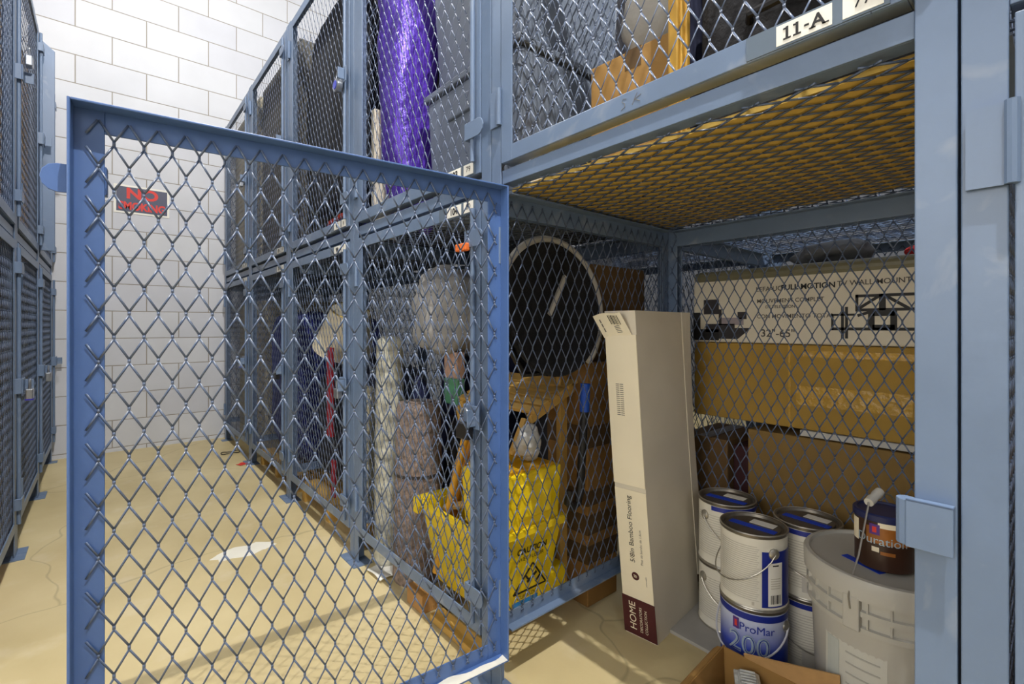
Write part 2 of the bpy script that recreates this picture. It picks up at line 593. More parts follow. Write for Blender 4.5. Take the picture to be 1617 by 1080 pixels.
def make_door(name, parent, z0, z1, ang=0.0, leaf=True, plate=None, plate_top=False, material=STEEL):
    H = z1 - z0
    o = MB()
    w, t, dp = ST, 0.004, 0.035
    rw = 0.034
    # front legs of the angle iron
    o.box(0, w, 0, t, 0, H); o.box(DW - w, DW, 0, t, 0, H)
    o.box(w, DW - w, 0, t, 0, rw + .004); o.box(w, DW - w, 0, t, H - rw - .004, H)
    # side legs
    o.box(0, t, t, dp, 0, H); o.box(DW - t, DW, t, dp, 0, H)
    o.box(t, DW - t, t, dp, 0, t); o.box(t, DW - t, t, dp, H - t, H)
    d = o.build(name, material, parent, (0.0445, -0.0035, z0), (0, 0, -ang), bevel=0.0012)
    expanded('door_mesh', DW - 0.036, H - 0.036, d, (0.018, 0.0075, 0.018))
    # latch rod and ears on the right stile
    r = MB(); r.tube([(DW - .019, -0.010, 0.03), (DW - .019, -0.010, H - 0.03)], 0.0065, 12)
    r.build('latch_rod', material, d, smooth=True)
    for zz in (0.11, H - 0.11):
        e = MB()
        pts = [(DW - .042, zz - .022), (DW + .018, zz - .022)]
        for k in range(7):
            a = -math.pi / 2 + math.pi * k / 6
            pts.append((DW + .018 + .020 * math.cos(a), zz + .0 + .022 * math.sin(a)))
        pts.append((DW - .042, zz + .022))
        e.prism(pts, 'y', -0.0205, -0.0165)
        e.box(DW - .042, DW - .030, -0.0165, 0.0, zz - .022, zz + .022)
        e.build('latch_ear', material, d, bevel=0.001)
    hz = H * 0.5
    if plate:
        zc = H - rw * 0.5 - .002 if plate_top else rw * 0.5 + .002
        p = MB()
        x1 = DW - 0.02
        p.box(x1 - .175, x1, -0.0026, 0.0, zc - .0175, zc + .0175, 0)
        p.box(x1 - .132, x1 - .062, -0.0034, -0.0026, zc - .0145, zc + .0145, 1)
        p.box(x1 - .050, x1 - .006, -0.0034, -0.0026, zc - .0145, zc + .0145, 1)
        if plate[0] == '11-A':
            for cx in (-.0205, -.0075):
                p.box(x1 - .097 + cx - .0017, x1 - .097 + cx + .0017, -0.0041, -0.0035, zc - .009, zc + .009, 2)
                p.box(x1 - .097 + cx - .0050, x1 - .097 + cx + .0050, -0.0042, -0.0036, zc - .009, zc - .0068, 2)
                p.box(x1 - .097 + cx - .0050, x1 - .097 + cx - .0010, -0.0042, -0.0036, zc + .0056, zc + .0078, 2)
            p.box(x1 - .097 + .0015, x1 - .097 + .0075, -0.0041, -0.0035, zc - .0022, zc + .0004, 2)
            p.text('A', 0.026, (x1 - .097 + .019, -0.0036, zc - .009), (1, 0, 0), (0, 0, 1), 2, bold=.02)
            for cx in (.0115, .0275):
                p.box(x1 - .097 + cx - .0040, x1 - .097 + cx + .0040, -0.0042, -0.0036, zc - .009, zc - .0072, 2)
        else:
            p.text(plate[0], 0.026, (x1 - .097, -0.0036, zc - .009), (1, 0, 0), (0, 0, 1), 2, bold=.035)
        p.text(plate[1], 0.021, (x1 - .028, -0.0036, zc - .006), (1, 0, 0), (0, 0, 1), 2)
        if plate[0] == '11-A':
            k = MB()
            for st in ([(.372, .026), (.364, .028), (.362, .023), (.368, .018), (.369, .012), (.360, .008)], [(.385, .010), (.390, .020), (.396, .029)], [(.390, .018), (.404, .024)], [(.391, .018), (.402, .012)]):
                k.tube([(x, -.0004, z) for x, z in st], .0005, 5)
            k.build('pencil_scrawl', GREYTEXT, d)
        p.build('number_plate', [mat('clear_grey_plastic', (98, 112, 128), 0.25, 0, 0.05), WHITE, INK], d)
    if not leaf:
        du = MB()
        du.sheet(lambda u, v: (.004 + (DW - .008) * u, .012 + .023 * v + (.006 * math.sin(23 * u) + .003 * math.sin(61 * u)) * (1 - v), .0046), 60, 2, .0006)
        du.build('lit_dust_film', mat('pale_lit_dust', (222, 218, 204), .9, 0, .06, 30), d)  # dust on the bottom flange, with strong light put into its pale colour
        return d
    e = MB()
    e.box(DW - .042, DW + .026, -0.024, -0.020, hz - .03, hz + .03)
    e.box(DW - .042, DW - .036, -0.020, 0.0, hz - .03, hz + .03)
    e.box(DW + .010, DW + .014, -0.050, -0.024, hz - .022, hz + .022)
    e.build('hasp', material, d, bevel=0.0015)
    return d


def locker(label, origin, rotz, group, up_plate=None, lo_plate=None, open_lower=False, back=True):
    L = thing('storage_locker', label, 'locker', origin, rotz, group)
    # posts
    for i, x in enumerate((0.0, LW)):
        s = 1 if x == 0 else -1
        for y, sy in ((0.0, 1), (LD, -1)):
            p = MB()
            xs = sorted((x + s * .0015, x + s * .040)); xt = sorted((x + s * .0015, x + s * .0055))
            ys = sorted((y, y + sy * .004)); yt = sorted((y + sy * .004, y + sy * .040))
            p.box(xs[0], xs[1], ys[0], ys[1], 0.004, LH)
            p.box(xt[0], xt[1], yt[0], yt[1], 0.004, LH)
            p.build('corner_post', STEEL, L, bevel=0.0015)
        f = MB(); xs = sorted((x + s * .0015, x + s * .07)); f.box(xs[0], xs[1], -0.03, 0.045, 0.0, 0.004)
        f.build('foot_plate', STEEL, L)
    # shelf rail (front angle) and other rails
    r = MB(); r.box(.0402, LW - .0402, 0.004, 0.008, 1.272, 1.306); r.box(.0402, LW - .0402, 0.008, 0.040, 1.272, 1.276)
    r.build('shelf_rail', STEEL, L, bevel=0.001)
    r = MB(); r.box(.0402, LW - .0402, 0.004, 0.008, UP1 + .002, LH); r.box(.0402, LW - .0402, 0.008, 0.04, LH - .004, LH)
    r.build('top_rail', STEEL, L, bevel=0.001)
    r = MB(); r.box(.006, .010, 0.042, LD - .042, 1.205, 1.258); r.box(.010, .040, 0.042, LD - .042, 1.254, 1.258)
    r.build('shelf_side_rail', STEEL, L)
    r = MB(); r.box(LW - .010, LW - .006, 0.042, LD - .042, 1.205, 1.258); r.box(LW - .040, LW - .010, 0.042, LD - .042, 1.254, 1.258)
    r.build('shelf_side_rail', STEEL, L)
    r = MB(); r.box(.042, LW - .042, LD - .010, LD - .006, 1.205, 1.258); r.box(.042, LW - .042, LD - .040, LD - .010, 1.254, 1.258)
    r.build('shelf_back_rail', STEEL, L)
    r = MB(); r.box(.006, .010, 0.006, LD - .006, .141, .177); r.box(.010, .034, 0.042, LD - .042, .141, .145)
    r.build('side_bottom_rail', STEEL, L)
    r = MB(); r.box(.042, LW - .042, LD - .010, LD - .006, .10, .136)
    r.build('back_bottom_rail', STEEL, L)
    # mesh panels
    q = math.pi / 2
    expanded('side_mesh', LD - .03, 1.08, L, (0.012, 0.015, .165), (0, 0, q))
    expanded('side_mesh', LD - .03, 1.20, L, (0.012, 0.015, 1.30), (0, 0, q))
    if back:
        expanded('back_mesh', LW - .03, 2.38, L, (0.015, LD - .0045, .12))
    o = expanded('shelf_mesh', LW - .03, LD - .03, L, (0.015, 0.015, 1.2635), (math.radians(-90), 0, 0), long_v=False)
    # doors
    make_door('upper_door', L, UP0, UP1, 0, True, up_plate, False)
    make_door('lower_door', L, LO0, LO1, math.radians(95.7) if open_lower else 0, not open_lower, lo_plate, True, DOORSHADE if open_lower else STEEL)
    if open_lower:
        kp = MB()
        kp.box(LW - .046, LW - .003, -.016, -.013, .655, .712)
        kp.tube([(LW - .047, -.0045, .656), (LW - .047, -.0045, .711)], .010, 12)
        kp.box(LW - .046, LW - .003, -.016, -.001, .7095, .712)
        kp.build('latch_keeper', STEEL, L, bevel=.001)
    for z in (UP0 + .14, UP1 - .14, LO0 + .14, LO1 - .14):
        hinge_at(L, z)
    return L


RX = 0.75
R = -math.pi / 2
bounds = [4.458, 3.583, 2.708, 1.833, 0.958, 0.083]
infos = [
    ('grey wire locker at the far end of the long row, against the white wall', ('77', '4'), ('78', '3')),
    ('grey wire locker, second from the white wall in the long row, navy bag below', ('75', '6'), ('76', '5')),
    ('grey wire locker with round blue padlock above and white lampshade below', ('97', '8'), ('98', '7')),
    ('wire locker tagged 104, with grey totes, purple roll and yellow mop bucket', ('103', '79'), ('104', '80')),
    ('steel wire locker tagged 11-A with its blue-shaded lower door swung wide open', ('11-A', '77'), None),
    ('wire locker at the right photo edge, only its post and hinge in view', ('12-A', '75'), ('12-B', '76')),
]
ROWG = 'wire storage lockers in the long row'
for yb, (lab, up, lo) in zip(bounds, infos):
    locker(lab, (RX, yb, 0), R, ROWG, up, lo, open_lower=(yb == 0.958))
LX = -0.2655
for ya, lab in ((1.875, 'wire locker at the left photo edge, nearest of the short row'),
                (2.75, 'wire locker in the middle of the short left row'),
                (3.625, 'steel wire locker at the far end of the short left row, by the block wall')):
    L = locker(lab, (LX, ya, 0), math.pi / 2, 'wire storage lockers in the short left row')
    if ya > 3:
        c = MB(); c.prism([(-.062, 1.335), (-.004, 1.335), (-.004, 2.49), (-.062, 2.44)], 'x', .030, .040)
        c.build('post_cover', STEEL, L, bevel=.002)
# rear row standing back to back with the long row
for yb, lab in ((0.103, 'dark rear wire locker behind the open one, holding the wall mount box'),
                (0.978, 'dark rear wire locker standing behind the locker tagged 104')):
    locker(lab, (RX + 2 * LD + 0.03, yb - 0.02, 0), math.pi / 2, 'rear lockers standing behind the long row', back=False)

# ------------------------------------------------------------------ helpers for the stored goods
def wmb(t):
    """builder taking world coordinates for a thing that stands unrotated at its own location"""
    m = MB(); m.M = Matrix.Translation(-Vector(t.location)); return m


def bags(name, label, cat, loc, rad, m, e=2.4, amp=0.12, freq=7, seed=1, group=None, rotz=0.0, squash=None):
    o = MB(); o.blob((0, 0, rad[2]), rad, e, amp, freq, seed)
    if squash:
        o.v = [squash(*p) for p in o.v]
    zmin = min(p[2] for p in o.v)
    o.v = [(p[0], p[1], p[2] - zmin) for p in o.v]
    ob = o.build(name, m, None, loc, (0, 0, rotz), smooth=True, angle=80)
    return tag(ob, label, cat, group)


def carton(label, loc, size, m=None, rotz=0.0, tape=(), name='cardboard_box', cat='box', group=None, seam=True, tmat=None):
    """size = x, y, z; loc = centre of the base"""
    m = m or KRAFT
    sx, sy, sz = size
    t = thing(name, label, cat, loc, rotz, group)
    b = MB(); b.box(-sx / 2, sx / 2, -sy / 2, sy / 2, 0, sz)
    b.build('carton', m, t, bevel=0.004)
    if seam:
        s = MB(); s.box(-sx / 2 - .0008, sx / 2 + .0008, -.024, .024, sz - .05, sz + .0008)
        s.build('tape', tmat or TAPE, t)
    for z0, z1 in tape:
        s = MB(); s.box(-sx / 2 - .001, sx / 2 + .001, -sy / 2 - .001, sy / 2 + .001, z0, z1)
        s.build('tape', tmat or TAPE, t)
    return t


def tote(label, loc, size, m=GREYTOTE, rotz=0.0, group=None):
    sx, sy, sz = size
    t = thing('storage_tote', label, 'storage bin', loc, rotz, group)
    b = MB()
    k = .90
    b.hexa([(-sx / 2 * k, -sy / 2 * k, 0), (sx / 2 * k, -sy / 2 * k, 0), (sx / 2 * k, sy / 2 * k, 0), (-sx / 2 * k, sy / 2 * k, 0),
            (-sx / 2 * .97, -sy / 2 * .97, sz - .03), (sx / 2 * .97, -sy / 2 * .97, sz - .03), (sx / 2 * .97, sy / 2 * .97, sz - .03), (-sx / 2 * .97, sy / 2 * .97, sz - .03)])
    b.build('tub', m, t, bevel=0.02, seg=3)
    l = MB(); l.box(-sx / 2, sx / 2, -sy / 2, sy / 2, sz - .03, sz - .008)
    l.box(-sx / 2 + .03, sx / 2 - .03, -sy / 2 + .03, sy / 2 - .03, sz - .008, sz)
    l.build('lid', m, t, bevel=0.006)
    for s in (-1, 1):
        h = MB()
        pts = []
        for i in range(13):
            a = math.pi * i / 12
            pts.append((.11 * math.cos(a), sz - .14 + .06 * math.sin(a)))
        h.prism([(y, z) for y, z in pts], 'x', s * sx / 2 * .955 - .012, s * sx / 2 * .955 + .012)
        h.build('handle', m, t, bevel=0.004)
    return t


def padlock(label, loc, rotz, body, w=.036, h=.032, band=None, round_=False, group=None):
    """loc = the point where the shackle hangs; local -y faces the viewer in the aisle"""
    t = thing('padlock', label, 'padlock', loc, rotz, group)
    s = MB()
    pts = [(-w * .32, 0, -.030)]
    for i in range(9):
        a = math.pi - math.pi * i / 8
        pts.append((w * .32 * math.cos(a), 0, -.008 + w * .32 * math.sin(a)))
    pts.append((w * .32, 0, -.030))
    s.tube(pts, .0032, 8); s.build('shackle', ZINC, t, smooth=True)
    b = MB()
    if round_:
        b.M = Matrix.Translation((0, 0, -.030 - w * .45)) @ Matrix.Rotation(math.pi / 2, 4, 'X')
        b.lathe([(w * .40, -.012), (w * .55, -.010), (w * .58, 0), (w * .55, .010), (w * .42, .012)], 28)
        b.build('body', ZINC, t, smooth=True)
        f = MB(); f.M = b.M.copy(); f.lathe([(w * .38, .0125), (w * .34, .0140)], 24); f.build('face', band, t, smooth=True)
    else:
        b.box(-w / 2, w / 2, -.011, .011, -.030 - h, -.028)
        b.build('body', body, t, bevel=0.004, seg=3)
        if band:
            f = MB(); f.box(-w / 2 - .0006, w / 2 + .0006, -.0116, .0116, -.030 - h + .002, -.030 - h + .007); f.build('band', band, t)
    return t


def plank(label, a, b, w, t, m=PINE, group=None):
    o = MB(); o.beam(a, b, w, t)
    c = Vector(((a[0] + b[0]) / 2, (a[1] + b[1]) / 2, min(a[2], b[2]) - t / 2))
    o.v = [(p[0] - c.x, p[1] - c.y, p[2] - c.z) for p in o.v]
    return tag(o.build('wooden_board', m, None, c, bevel=0.002), label, 'board', group)


SH = 1.2675          # top of the upper shelf mesh

# ------------------------------------------------------------------ open locker: shelf sheet above
o = MB(); o.box(-.374, .348, -.42, .42, 0, .009)
tag(o.build('plywood_sheet', PLY, None, (RX + .43, .5205, SH)), 'yellow plywood sheet lying on the mesh shelf above the open locker', 'board')
SP = SH + .0095

# ------------------------------------------------------------------ bamboo flooring box
BX = Vector((1.34, .83, 0))
t = thing('flooring_box', 'tall white flooring carton standing upright with a torn corner and maroon end', 'box', BX)
A0, B0, C0 = Vector((1.200, .872, 0)), Vector((1.212, .772, 0)), Vector((1.500, .797, 0))
HB = .965


def bsh(z):
    k = z / HB
    return Vector((-.060 * k - .006 * math.sin(math.pi * k), .034 * k, z))


m = wmb(t)
n = 12
vs = []
for i in range(n + 1):
    z = HB * i / n
    for q in (A0, B0, C0, A0 + (C0 - B0)):
        vs.append(tuple(q + bsh(z)))
fs = []
for i in range(n):
    for j in range(4):
        j2 = (j + 1) % 4
        fs.append((i * 4 + j, i * 4 + j2, (i + 1) * 4 + j2, (i + 1) * 4 + j))
fs += [(3, 2, 1, 0), (n * 4, n * 4 + 1, n * 4 + 2, n * 4 + 3)]
m.add(vs, fs); m.build('carton', BOXWHITE, t)


def bface(tt, z, out=.0015):
    q = B0 + (A0 - B0) * tt + bsh(z)
    return q + Vector((-.992, -.12, 0)) * out


m = wmb(t)
m.sheet(lambda u, v: bface(v, .115 + u * (.44 - .115), .0012), 6, 2, .0012, 0)
m.sheet(lambda u, v: bface(v, .455 + u * (.895 - .455), .0025), 8, 2, .0030, 0)
up = (bsh(.4) - bsh(.2)).normalized(); lf = (A0 - B0).normalized()
m.text('5/8in Bamboo Flooring', .0215, bface(.50, .225, .0022), up, lf, 1, align='L')
m.text('Piso de bambu de 1.6cm', .0105, bface(.24, .225, .0022), up, lf, 2, align='L')
m.lathe([(.0, .0)], 3) if False else None
ring = [(math.cos(2 * math.pi * i / 20), math.sin(2 * math.pi * i / 20)) for i in range(20)]
ctr = bface(.52, .185, .0024)
m.add([tuple(ctr + lf * (.012 * x) + up * (.012 * y)) for x, y in ring], [tuple(range(20))], 3)
m.text('#', .016, ctr - lf * .004, up, lf, 0, lift=.0006)
m.text('renewable', .007, bface(.16, .165, .0022), up, lf, 2, align='L')
for k in range(2):
    for i in range(16):
        q = bface(.62 - .13 * k, .66 + i * .006, .0046)
        m.beam(q, q + lf * .011, .0003, .0022, tuple(up), 2)
m.build('printed_side', [BOXCREAM, INK, GREYTEXT, MAROON], t)
m = wmb(t)
m.sheet(lambda u, v: bface(-.02 + 1.04 * v, .004 + u * .112, .0025), 3, 2, .0014, 0)
m.text('HOME', .030, bface(.60, .020, .0036), up, lf, 1, align='L')
m.text('DECORATORS', .0115, bface(.40, .020, .0036), up, lf, 1, align='L')
m.text('COLLECTION', .0115, bface(.24, .020, .0036), up, lf, 1, align='L')
m.build('end_label', [MAROON, BOXCREAM], t)
m = wmb(t)
hl, hr = bface(1.02, .885, .004), bface(.12, .900, .004)


def flap(u, v):
    q = hl.lerp(hr, v)
    return q + Vector((-.030, .020, .064)) * u + Vector((0, 0, .004 * math.sin(5 * v)))


m.sheet(flap, 4, 6, .003, 0)
fn = (hr - hl).normalized(); fu = Vector((-.030, .020, .064)).normalized()
for i, wd in enumerate((.003, .0016, .004, .002, .003, .0016, .0026)):
    q = flap(.48, .50 + .055 * i) + Vector((-.0028, -.0006, 0))
    m.beam(q, q + fu * .030, wd * .8, .0004, (1, 0, .3), 1)
for i in range(5):
    q = flap(.10 + .07 * i, .55) + Vector((-.0028, -.0006, 0))
    m.beam(q, q + fn * (.02 + .008 * (i % 2)), .0022, .0004, (1, 0, .3), 2)
for i in range(3):
    q = flap(.2 + .2 * i, .16) + Vector((-.0028, -.0006, 0))
    m.beam(q, q + fu * .012, .004, .0004, (1, 0, .3), 2)
m.build('torn_flap', [BOXCREAM, INK, GREYTEXT], t, label='torn corner flap with a barcode')
m = wmb(t)
m.sheet(lambda u, v: C0 + bsh(.10 + (HB - .10) * u) + Vector((.050 * v + .002, -.004 * v + .012 * v * math.sin(3 * u), 0)), 8, 3, .004)
m.build('side_flap', BOXWHITE, t)

# ------------------------------------------------------------------ floor tile under the cans
o = MB(); o.prism([(1.292, .790), (1.287, .430), (1.558, .425), (1.560, .800)], 'z', 0, .010)
o.v = [(p[0] - 1.42, p[1] - .61, p[2]) for p in o.v]
tag(o.build('floor_tile', mat('pale_grey_tile', (168, 166, 162), .5, 0, .08, 12), None, (1.42, .61, 0), bevel=.001), 'pale grey slab lying on the concrete beneath the paint cans', 'tile')

# ------------------------------------------------------------------ paint cans
GRAD = bpy.data.materials.new('blue_fade_print'); GRAD.use_nodes = True
nt, bs = nodes_of(GRAD); bs.inputs['Roughness'].default_value = .35
tcx = nt.nodes.new('ShaderNodeTexCoord'); sp = nt.nodes.new('ShaderNodeSeparateXYZ'); rp = nt.nodes.new('ShaderNodeValToRGB')
mr = nt.nodes.new('ShaderNodeMapRange'); mr.inputs['From Max'].default_value = .19
nt.links.new(tcx.outputs['Object'], sp.inputs[0]); nt.links.new(sp.outputs['Z'], mr.inputs['Value']); nt.links.new(mr.outputs['Result'], rp.inputs['Fac'])
e = rp.color_ramp.elements
e[0].position = .12; e[0].color = lin((16, 26, 110)) + (1,)
e[1].position = .82; e[1].color = lin((196, 204, 230)) + (1,)
x = e.new(.45); x.color = lin((40, 66, 176)) + (1,)
nt.links.new(rp.outputs['Color'], bs.inputs['Base Color'])
LID = mat('tin_lid', (118, 112, 102), .35, .7, .15, 25)
TIN = mat('tin_rim', (176, 172, 162), .3, .75, .08, 25)


def paint_can(label, loc, kind, r=.082, h=.190, ear=.55, group='gallon paint cans', tape=True, lidded=True):
    t = thing('paint_can', label, 'paint can', loc, 0, group)
    phi = math.atan2(-loc[1], -loc[0])
    b = MB(); b.lathe([(r - .003, 0), (r, .002), (r, .006), (r - .0015, .009), (r - .0015, h - .010)], 56)
    b.build('can_body', {'200': GRAD}.get(kind, CANWHITE), t, smooth=True)
    l = MB(); l.lathe([(r - .002, h - .010), (r + .0008, h - .008), (r + .0012, h - .002), (r - .002, h), (r - .007, h - .001), (r - .010, h - .008),
                       (r - .016, h - .009), (r - .018, h - .005), (r - .03, h - .0055)], 56)
    l.build('lid', LID, t, smooth=True)
    for nm, rr_, zz, w_ in (('top_rim', r - .001, h - .001, .0022), ('bottom_rim', r - .0005, .003, .0026)):
        rm = MB(); rm.tube([(rr_ * math.cos(a), rr_ * math.sin(a), zz) for a in [2 * math.pi * i / 48 for i in range(48)]], w_, 6, closed=True)
        rm.build(nm, TIN, t, smooth=True)
    q = MB(); R1 = r - .0014
    if kind == 'upc':
        q.arc(R1, phi + .24, phi + 1.9, .010, h - .040, m=0)
        q.arc(R1 + .0006, phi + .42, phi + .90, .014, .122, m=1)
        q.arc(R1 + .0012, phi + .56, phi + .76, .114, .117, m=2)
        for i in range(5):
            q.arc(R1 + .0012, phi + .50, phi + .82, .058 + i * .006, .0600 + i * .006, m=3)
        for i in range(7):
            q.arc(R1 + .0012, phi + .50 + .05 * i, phi + .50 + .05 * i + (.018, .03, .012)[i % 3], .020, .042, m=2, n=2)
        for i in range(26):
            q.arc(R1, phi - 1.15, phi + (.16, .10, .13)[i % 3], .024 + i * .0054, .0256 + i * .0054, m=3)
        q.arc(R1, phi - .05, phi + .02, .012, .020, m=3)
        q.build('label', [CANBLUE, WHITE, INK, mat('faint_print', (196, 191, 178), .6, 0, .0)], t)
    elif kind == '200':
        q.arc(R1, phi - 1.9, phi + 2.2, h - .028, h - .012, m=0)
        q.arc(R1, phi - .62, phi - .42, h - .060, h - .032, m=1)
        q.arc(R1 + .0006, phi - .56, phi - .48, h - .054, h - .038, m=2)
        for k, dd in ((0, 0), (1, .0009)):
            q.text('200', .068, (0, 0, 0), (1, 0, 0), (0, 0, 1), 3 if k == 0 else 4, bold=.02 - .05 * k, bend=(R1 + .0022 + dd, phi - .14, .076))
        q.text('ProMar', .028, (0, 0, 0), (1, 0, 0), (0, 0, 1), 4, bend=(R1 + .0022, phi + .10, .132))
        q.build('label', [CANBLUE, mat('purple_print', (84, 46, 130), .5, 0, 0), RED, mat('silver_print', (170, 190, 205), .4, .2, 0), mat('mid_blue_print', (34, 56, 160), .4, 0, 0)], t)
    elif kind == 'side':
        q.arc(R1, phi + .02, phi + 1.9, .010, h - .012, m=0)
        q.arc(R1 + .0006, phi + .22, phi + 1.0, .014, .128, m=1)
        q.text('o', .10, (0, 0, 0), (1, 0, 0), (0, 0, 1), 2, bend=(R1 + .0014, phi + .35, .125)) if False else None
        q.arc(R1 + .0010, phi + .10, phi + .55, .128, .164, m=2)
        for i in range(6):
            q.arc(R1 + .0012, phi + .34 + .06 * i, phi + .36 + .06 * i, .020, .044, m=2, n=2)
        for i in range(18):
            q.arc(R1, phi - 1.2, phi - .05, .030 + i * .007, .0318 + i * .007, m=3)
        q.build('label', [CANBLUE, WHITE, INK, mat('faint_print', (196, 191, 178), .6, 0, .0)], t)
    else:
        q.arc(R1, phi - .55, phi + 1.9, h - .024, h - .011, m=0)
        for i in range(18):
            q.arc(R1, phi - 1.2, phi + (.35, .5, .42)[i % 3], .030 + i * .007, .0318 + i * .007, m=1)
        q.arc(R1, phi - .15, phi + .30, .020, .060, m=2)
        q.build('label', [CANBLUE, mat('faint_print', (196, 191, 178), .6, 0, .0), mat('grey_upc', (196, 192, 184), .6, 0, 0)], t)
    for k in (0, math.pi):
        a = phi + ear + k
        e = MB()
        e.M = Matrix.Translation(((r - .001) * math.cos(a), (r - .001) * math.sin(a), h - .045)) @ Matrix.Rotation(a, 4, 'Z') @ Matrix.Rotation(math.pi / 2, 4, 'Y')
        e.lathe([(.014, -.001), (.014, .0025), (.0105, .005), (.006, .0075), (.003, .008)], 20)
        e.build('ear', TIN, t, smooth=True)
    w = MB()
    pts = []
    dip = .085 if kind != '200' else .080
    for i in range(25):
        u = i / 24
        a = phi + ear - math.pi * u
        rr = r + .006 + .006 * math.sin(math.pi * u)
        pts.append((rr * math.cos(a), rr * math.sin(a), h - .045 - dip * math.sin(math.pi * u) ** .8))
    w.tube(pts, .0016 if kind != '200' else .0024, 7)
    w.build('bail', TIN if kind != '200' else mat('coated_wire', (206, 208, 216), .35, .1, .02), t, smooth=True)
    if tape:
        q = MB()
        cam_r = phi + math.pi / 2
        d1 = Vector((math.cos(cam_r), math.sin(cam_r), 0)); d2 = Vector((math.cos(phi), math.sin(phi), 0))
        z = Vector((0, 0, h - .0040))
        q.beam(-d1 * (r - .026) - d2 * .012 + z, d1 * (r - .030) + d2 * .034 + z, .022, .0012)
        q.build('tape', TAPEBLUE, t)
        q = MB(); q.beam(-d1 * .004 - d2 * .030 + z, d1 * .052 - d2 * .006 + z, .030, .0010)
        q.build('sticker', WHITE, t)
    return t


paint_can('blue and white paint can marked 200, bottom of the front stack', (1.325, .552, .0102), '200', ear=1.13, tape=False)
paint_can('white paint can with bar code and blue tape on its lid, atop the 200 can', (1.325, .552, .2012), 'upc', ear=.60)
paint_can('white paint can under another, in the stack beside the tall white carton', (1.470, .692, .0102), 'side', ear=2.2, tape=False)
paint_can('white paint can with blue rim stripe, top of the stack beside the tall carton', (1.470, .692, .2012), 'stripe', ear=2.3)
paint_can('white paint can under another, behind the front stack and the big pail', (1.476, .471, .0102), 'stripe', ear=1.9, tape=False)
paint_can('white paint can with wide blue tape on lid, behind the front stack by the pail', (1.476, .471, .2012), 'stripe', ear=1.9)

# ------------------------------------------------------------------ five gallon pail
PC = Vector((1.340, .270, 0))
t = thing('plastic_pail', 'large grey white lidded pail with a wire handle, right of the paint cans', 'bucket', PC)
phi = math.atan2(-PC.y, -PC.x)
b = MB()
b.lathe([(.128, 0), (.130, .004), (.142, .285), (.151, .286), (.151, .296), (.144, .298), (.144, .318), (.152, .319), (.152, .330), (.145, .332), (.145, .352), (.153, .353), (.153, .366), (.148, .368)], 72)
for k in range(24):
    a = 2 * math.pi * k / 24
    d = Vector((math.cos(a), math.sin(a), 0)); s = Vector((-d.y, d.x, 0))
    b.hexa([tuple(d * x + s * y + Vector((0, 0, z))) for z in (.298, .352) for x, y in ((.143, -.0015), (.151, -.0015), (.151, .0015), (.143, .0015))])
b.build('tub', BUCKETW, t, smooth=True)
l = MB(); l.lathe([(.150, .352), (.157, .354), (.158, .392), (.155, .397), (.147, .398), (.144, .391), (.138, .390), (.05, .392)], 72)
l.build('lid', BUCKETW, t, smooth=True)
q = MB()
q.arc(.139, phi - .85, phi + .02, .035, .270, m=0)
q.arc(.1402, phi - .80, phi - .60, .06, .24, m=1)
for i in range(8):
    q.arc(.1404, phi - .50, phi - .06, .07 + i * .022, .073 + i * .022, m=2)
q.build('label', [mat('pail_label', (206, 206, 198), .5, 0, .04), mat('pail_label_edge', (190, 196, 192), .5, 0, .03), mat('pail_print', (178, 178, 172), .5, 0, 0)], t)
pa = phi - .38
P1 = Vector((.156 * math.cos(pa), .156 * math.sin(pa), .325)); P2 = -P1 + Vector((0, 0, .65))
ap = Vector((-.035, .050, 0)).normalized()
bl = MB()
pts = []
top = Vector((0, 0, .540)) + Vector((-.055, .030, 0))
g0 = Vector((P1.x * .50, P1.y * .50, .537)); g1 = Vector((P1.x * .18, P1.y * .18, .552))
path = [P1 * 1.02 + Vector((0, 0, 0)), P1 + Vector((0, 0, .03)) + ap * .004, P1 * .93 + Vector((0, 0, .10)), P1 * .78 + Vector((0, 0, .18)), g0 + Vector((P1.x * .02, P1.y * .02, -.010)), g0, g1,
        P2 * .15 + Vector((0, 0, .535 - .325 * .15)), P2 * .7 + Vector((0, 0, .47 - .325 * .7)), P2 + Vector((0, 0, .05)), P2]
bl.tube(path, .0020, 8); bl.build('bail', TIN, t, smooth=True)
gp = MB(); gp.tube([g0, g0.lerp(g1, .3), g0.lerp(g1, .5), g0.lerp(g1, .7), g1], [.0092, .0098, .0082, .0098, .0092], 16); gp.build('grip', mat('white_grip', (206, 204, 196), .5, 0, .04), t, smooth=True)
lg = MB(); lg.M = Matrix.Translation(P1) @ Matrix.Rotation(pa, 4, 'Z')
lg.box(-.014, .0015, -.016, .016, -.038, .034); lg.build('handle_lug', BUCKETW, t, bevel=.003)
q = MB()
d2 = Vector((math.cos(phi), math.sin(phi), 0)); d1 = Vector((-d2.y, d2.x, 0))
z = Vector((0, 0, .3925))
q.beam(-d1 * .075 + d2 * .025 + z, -d1 * .005 + d2 * .078 + z, .018, .001); q.build('tape', TAPEBLUE, t)
q = MB(); q.beam(-d1 * .055 - d2 * .010 + z, d1 * .0 + d2 * .004 + z, .022, .0008); q.build('sticker', WHITE, t)

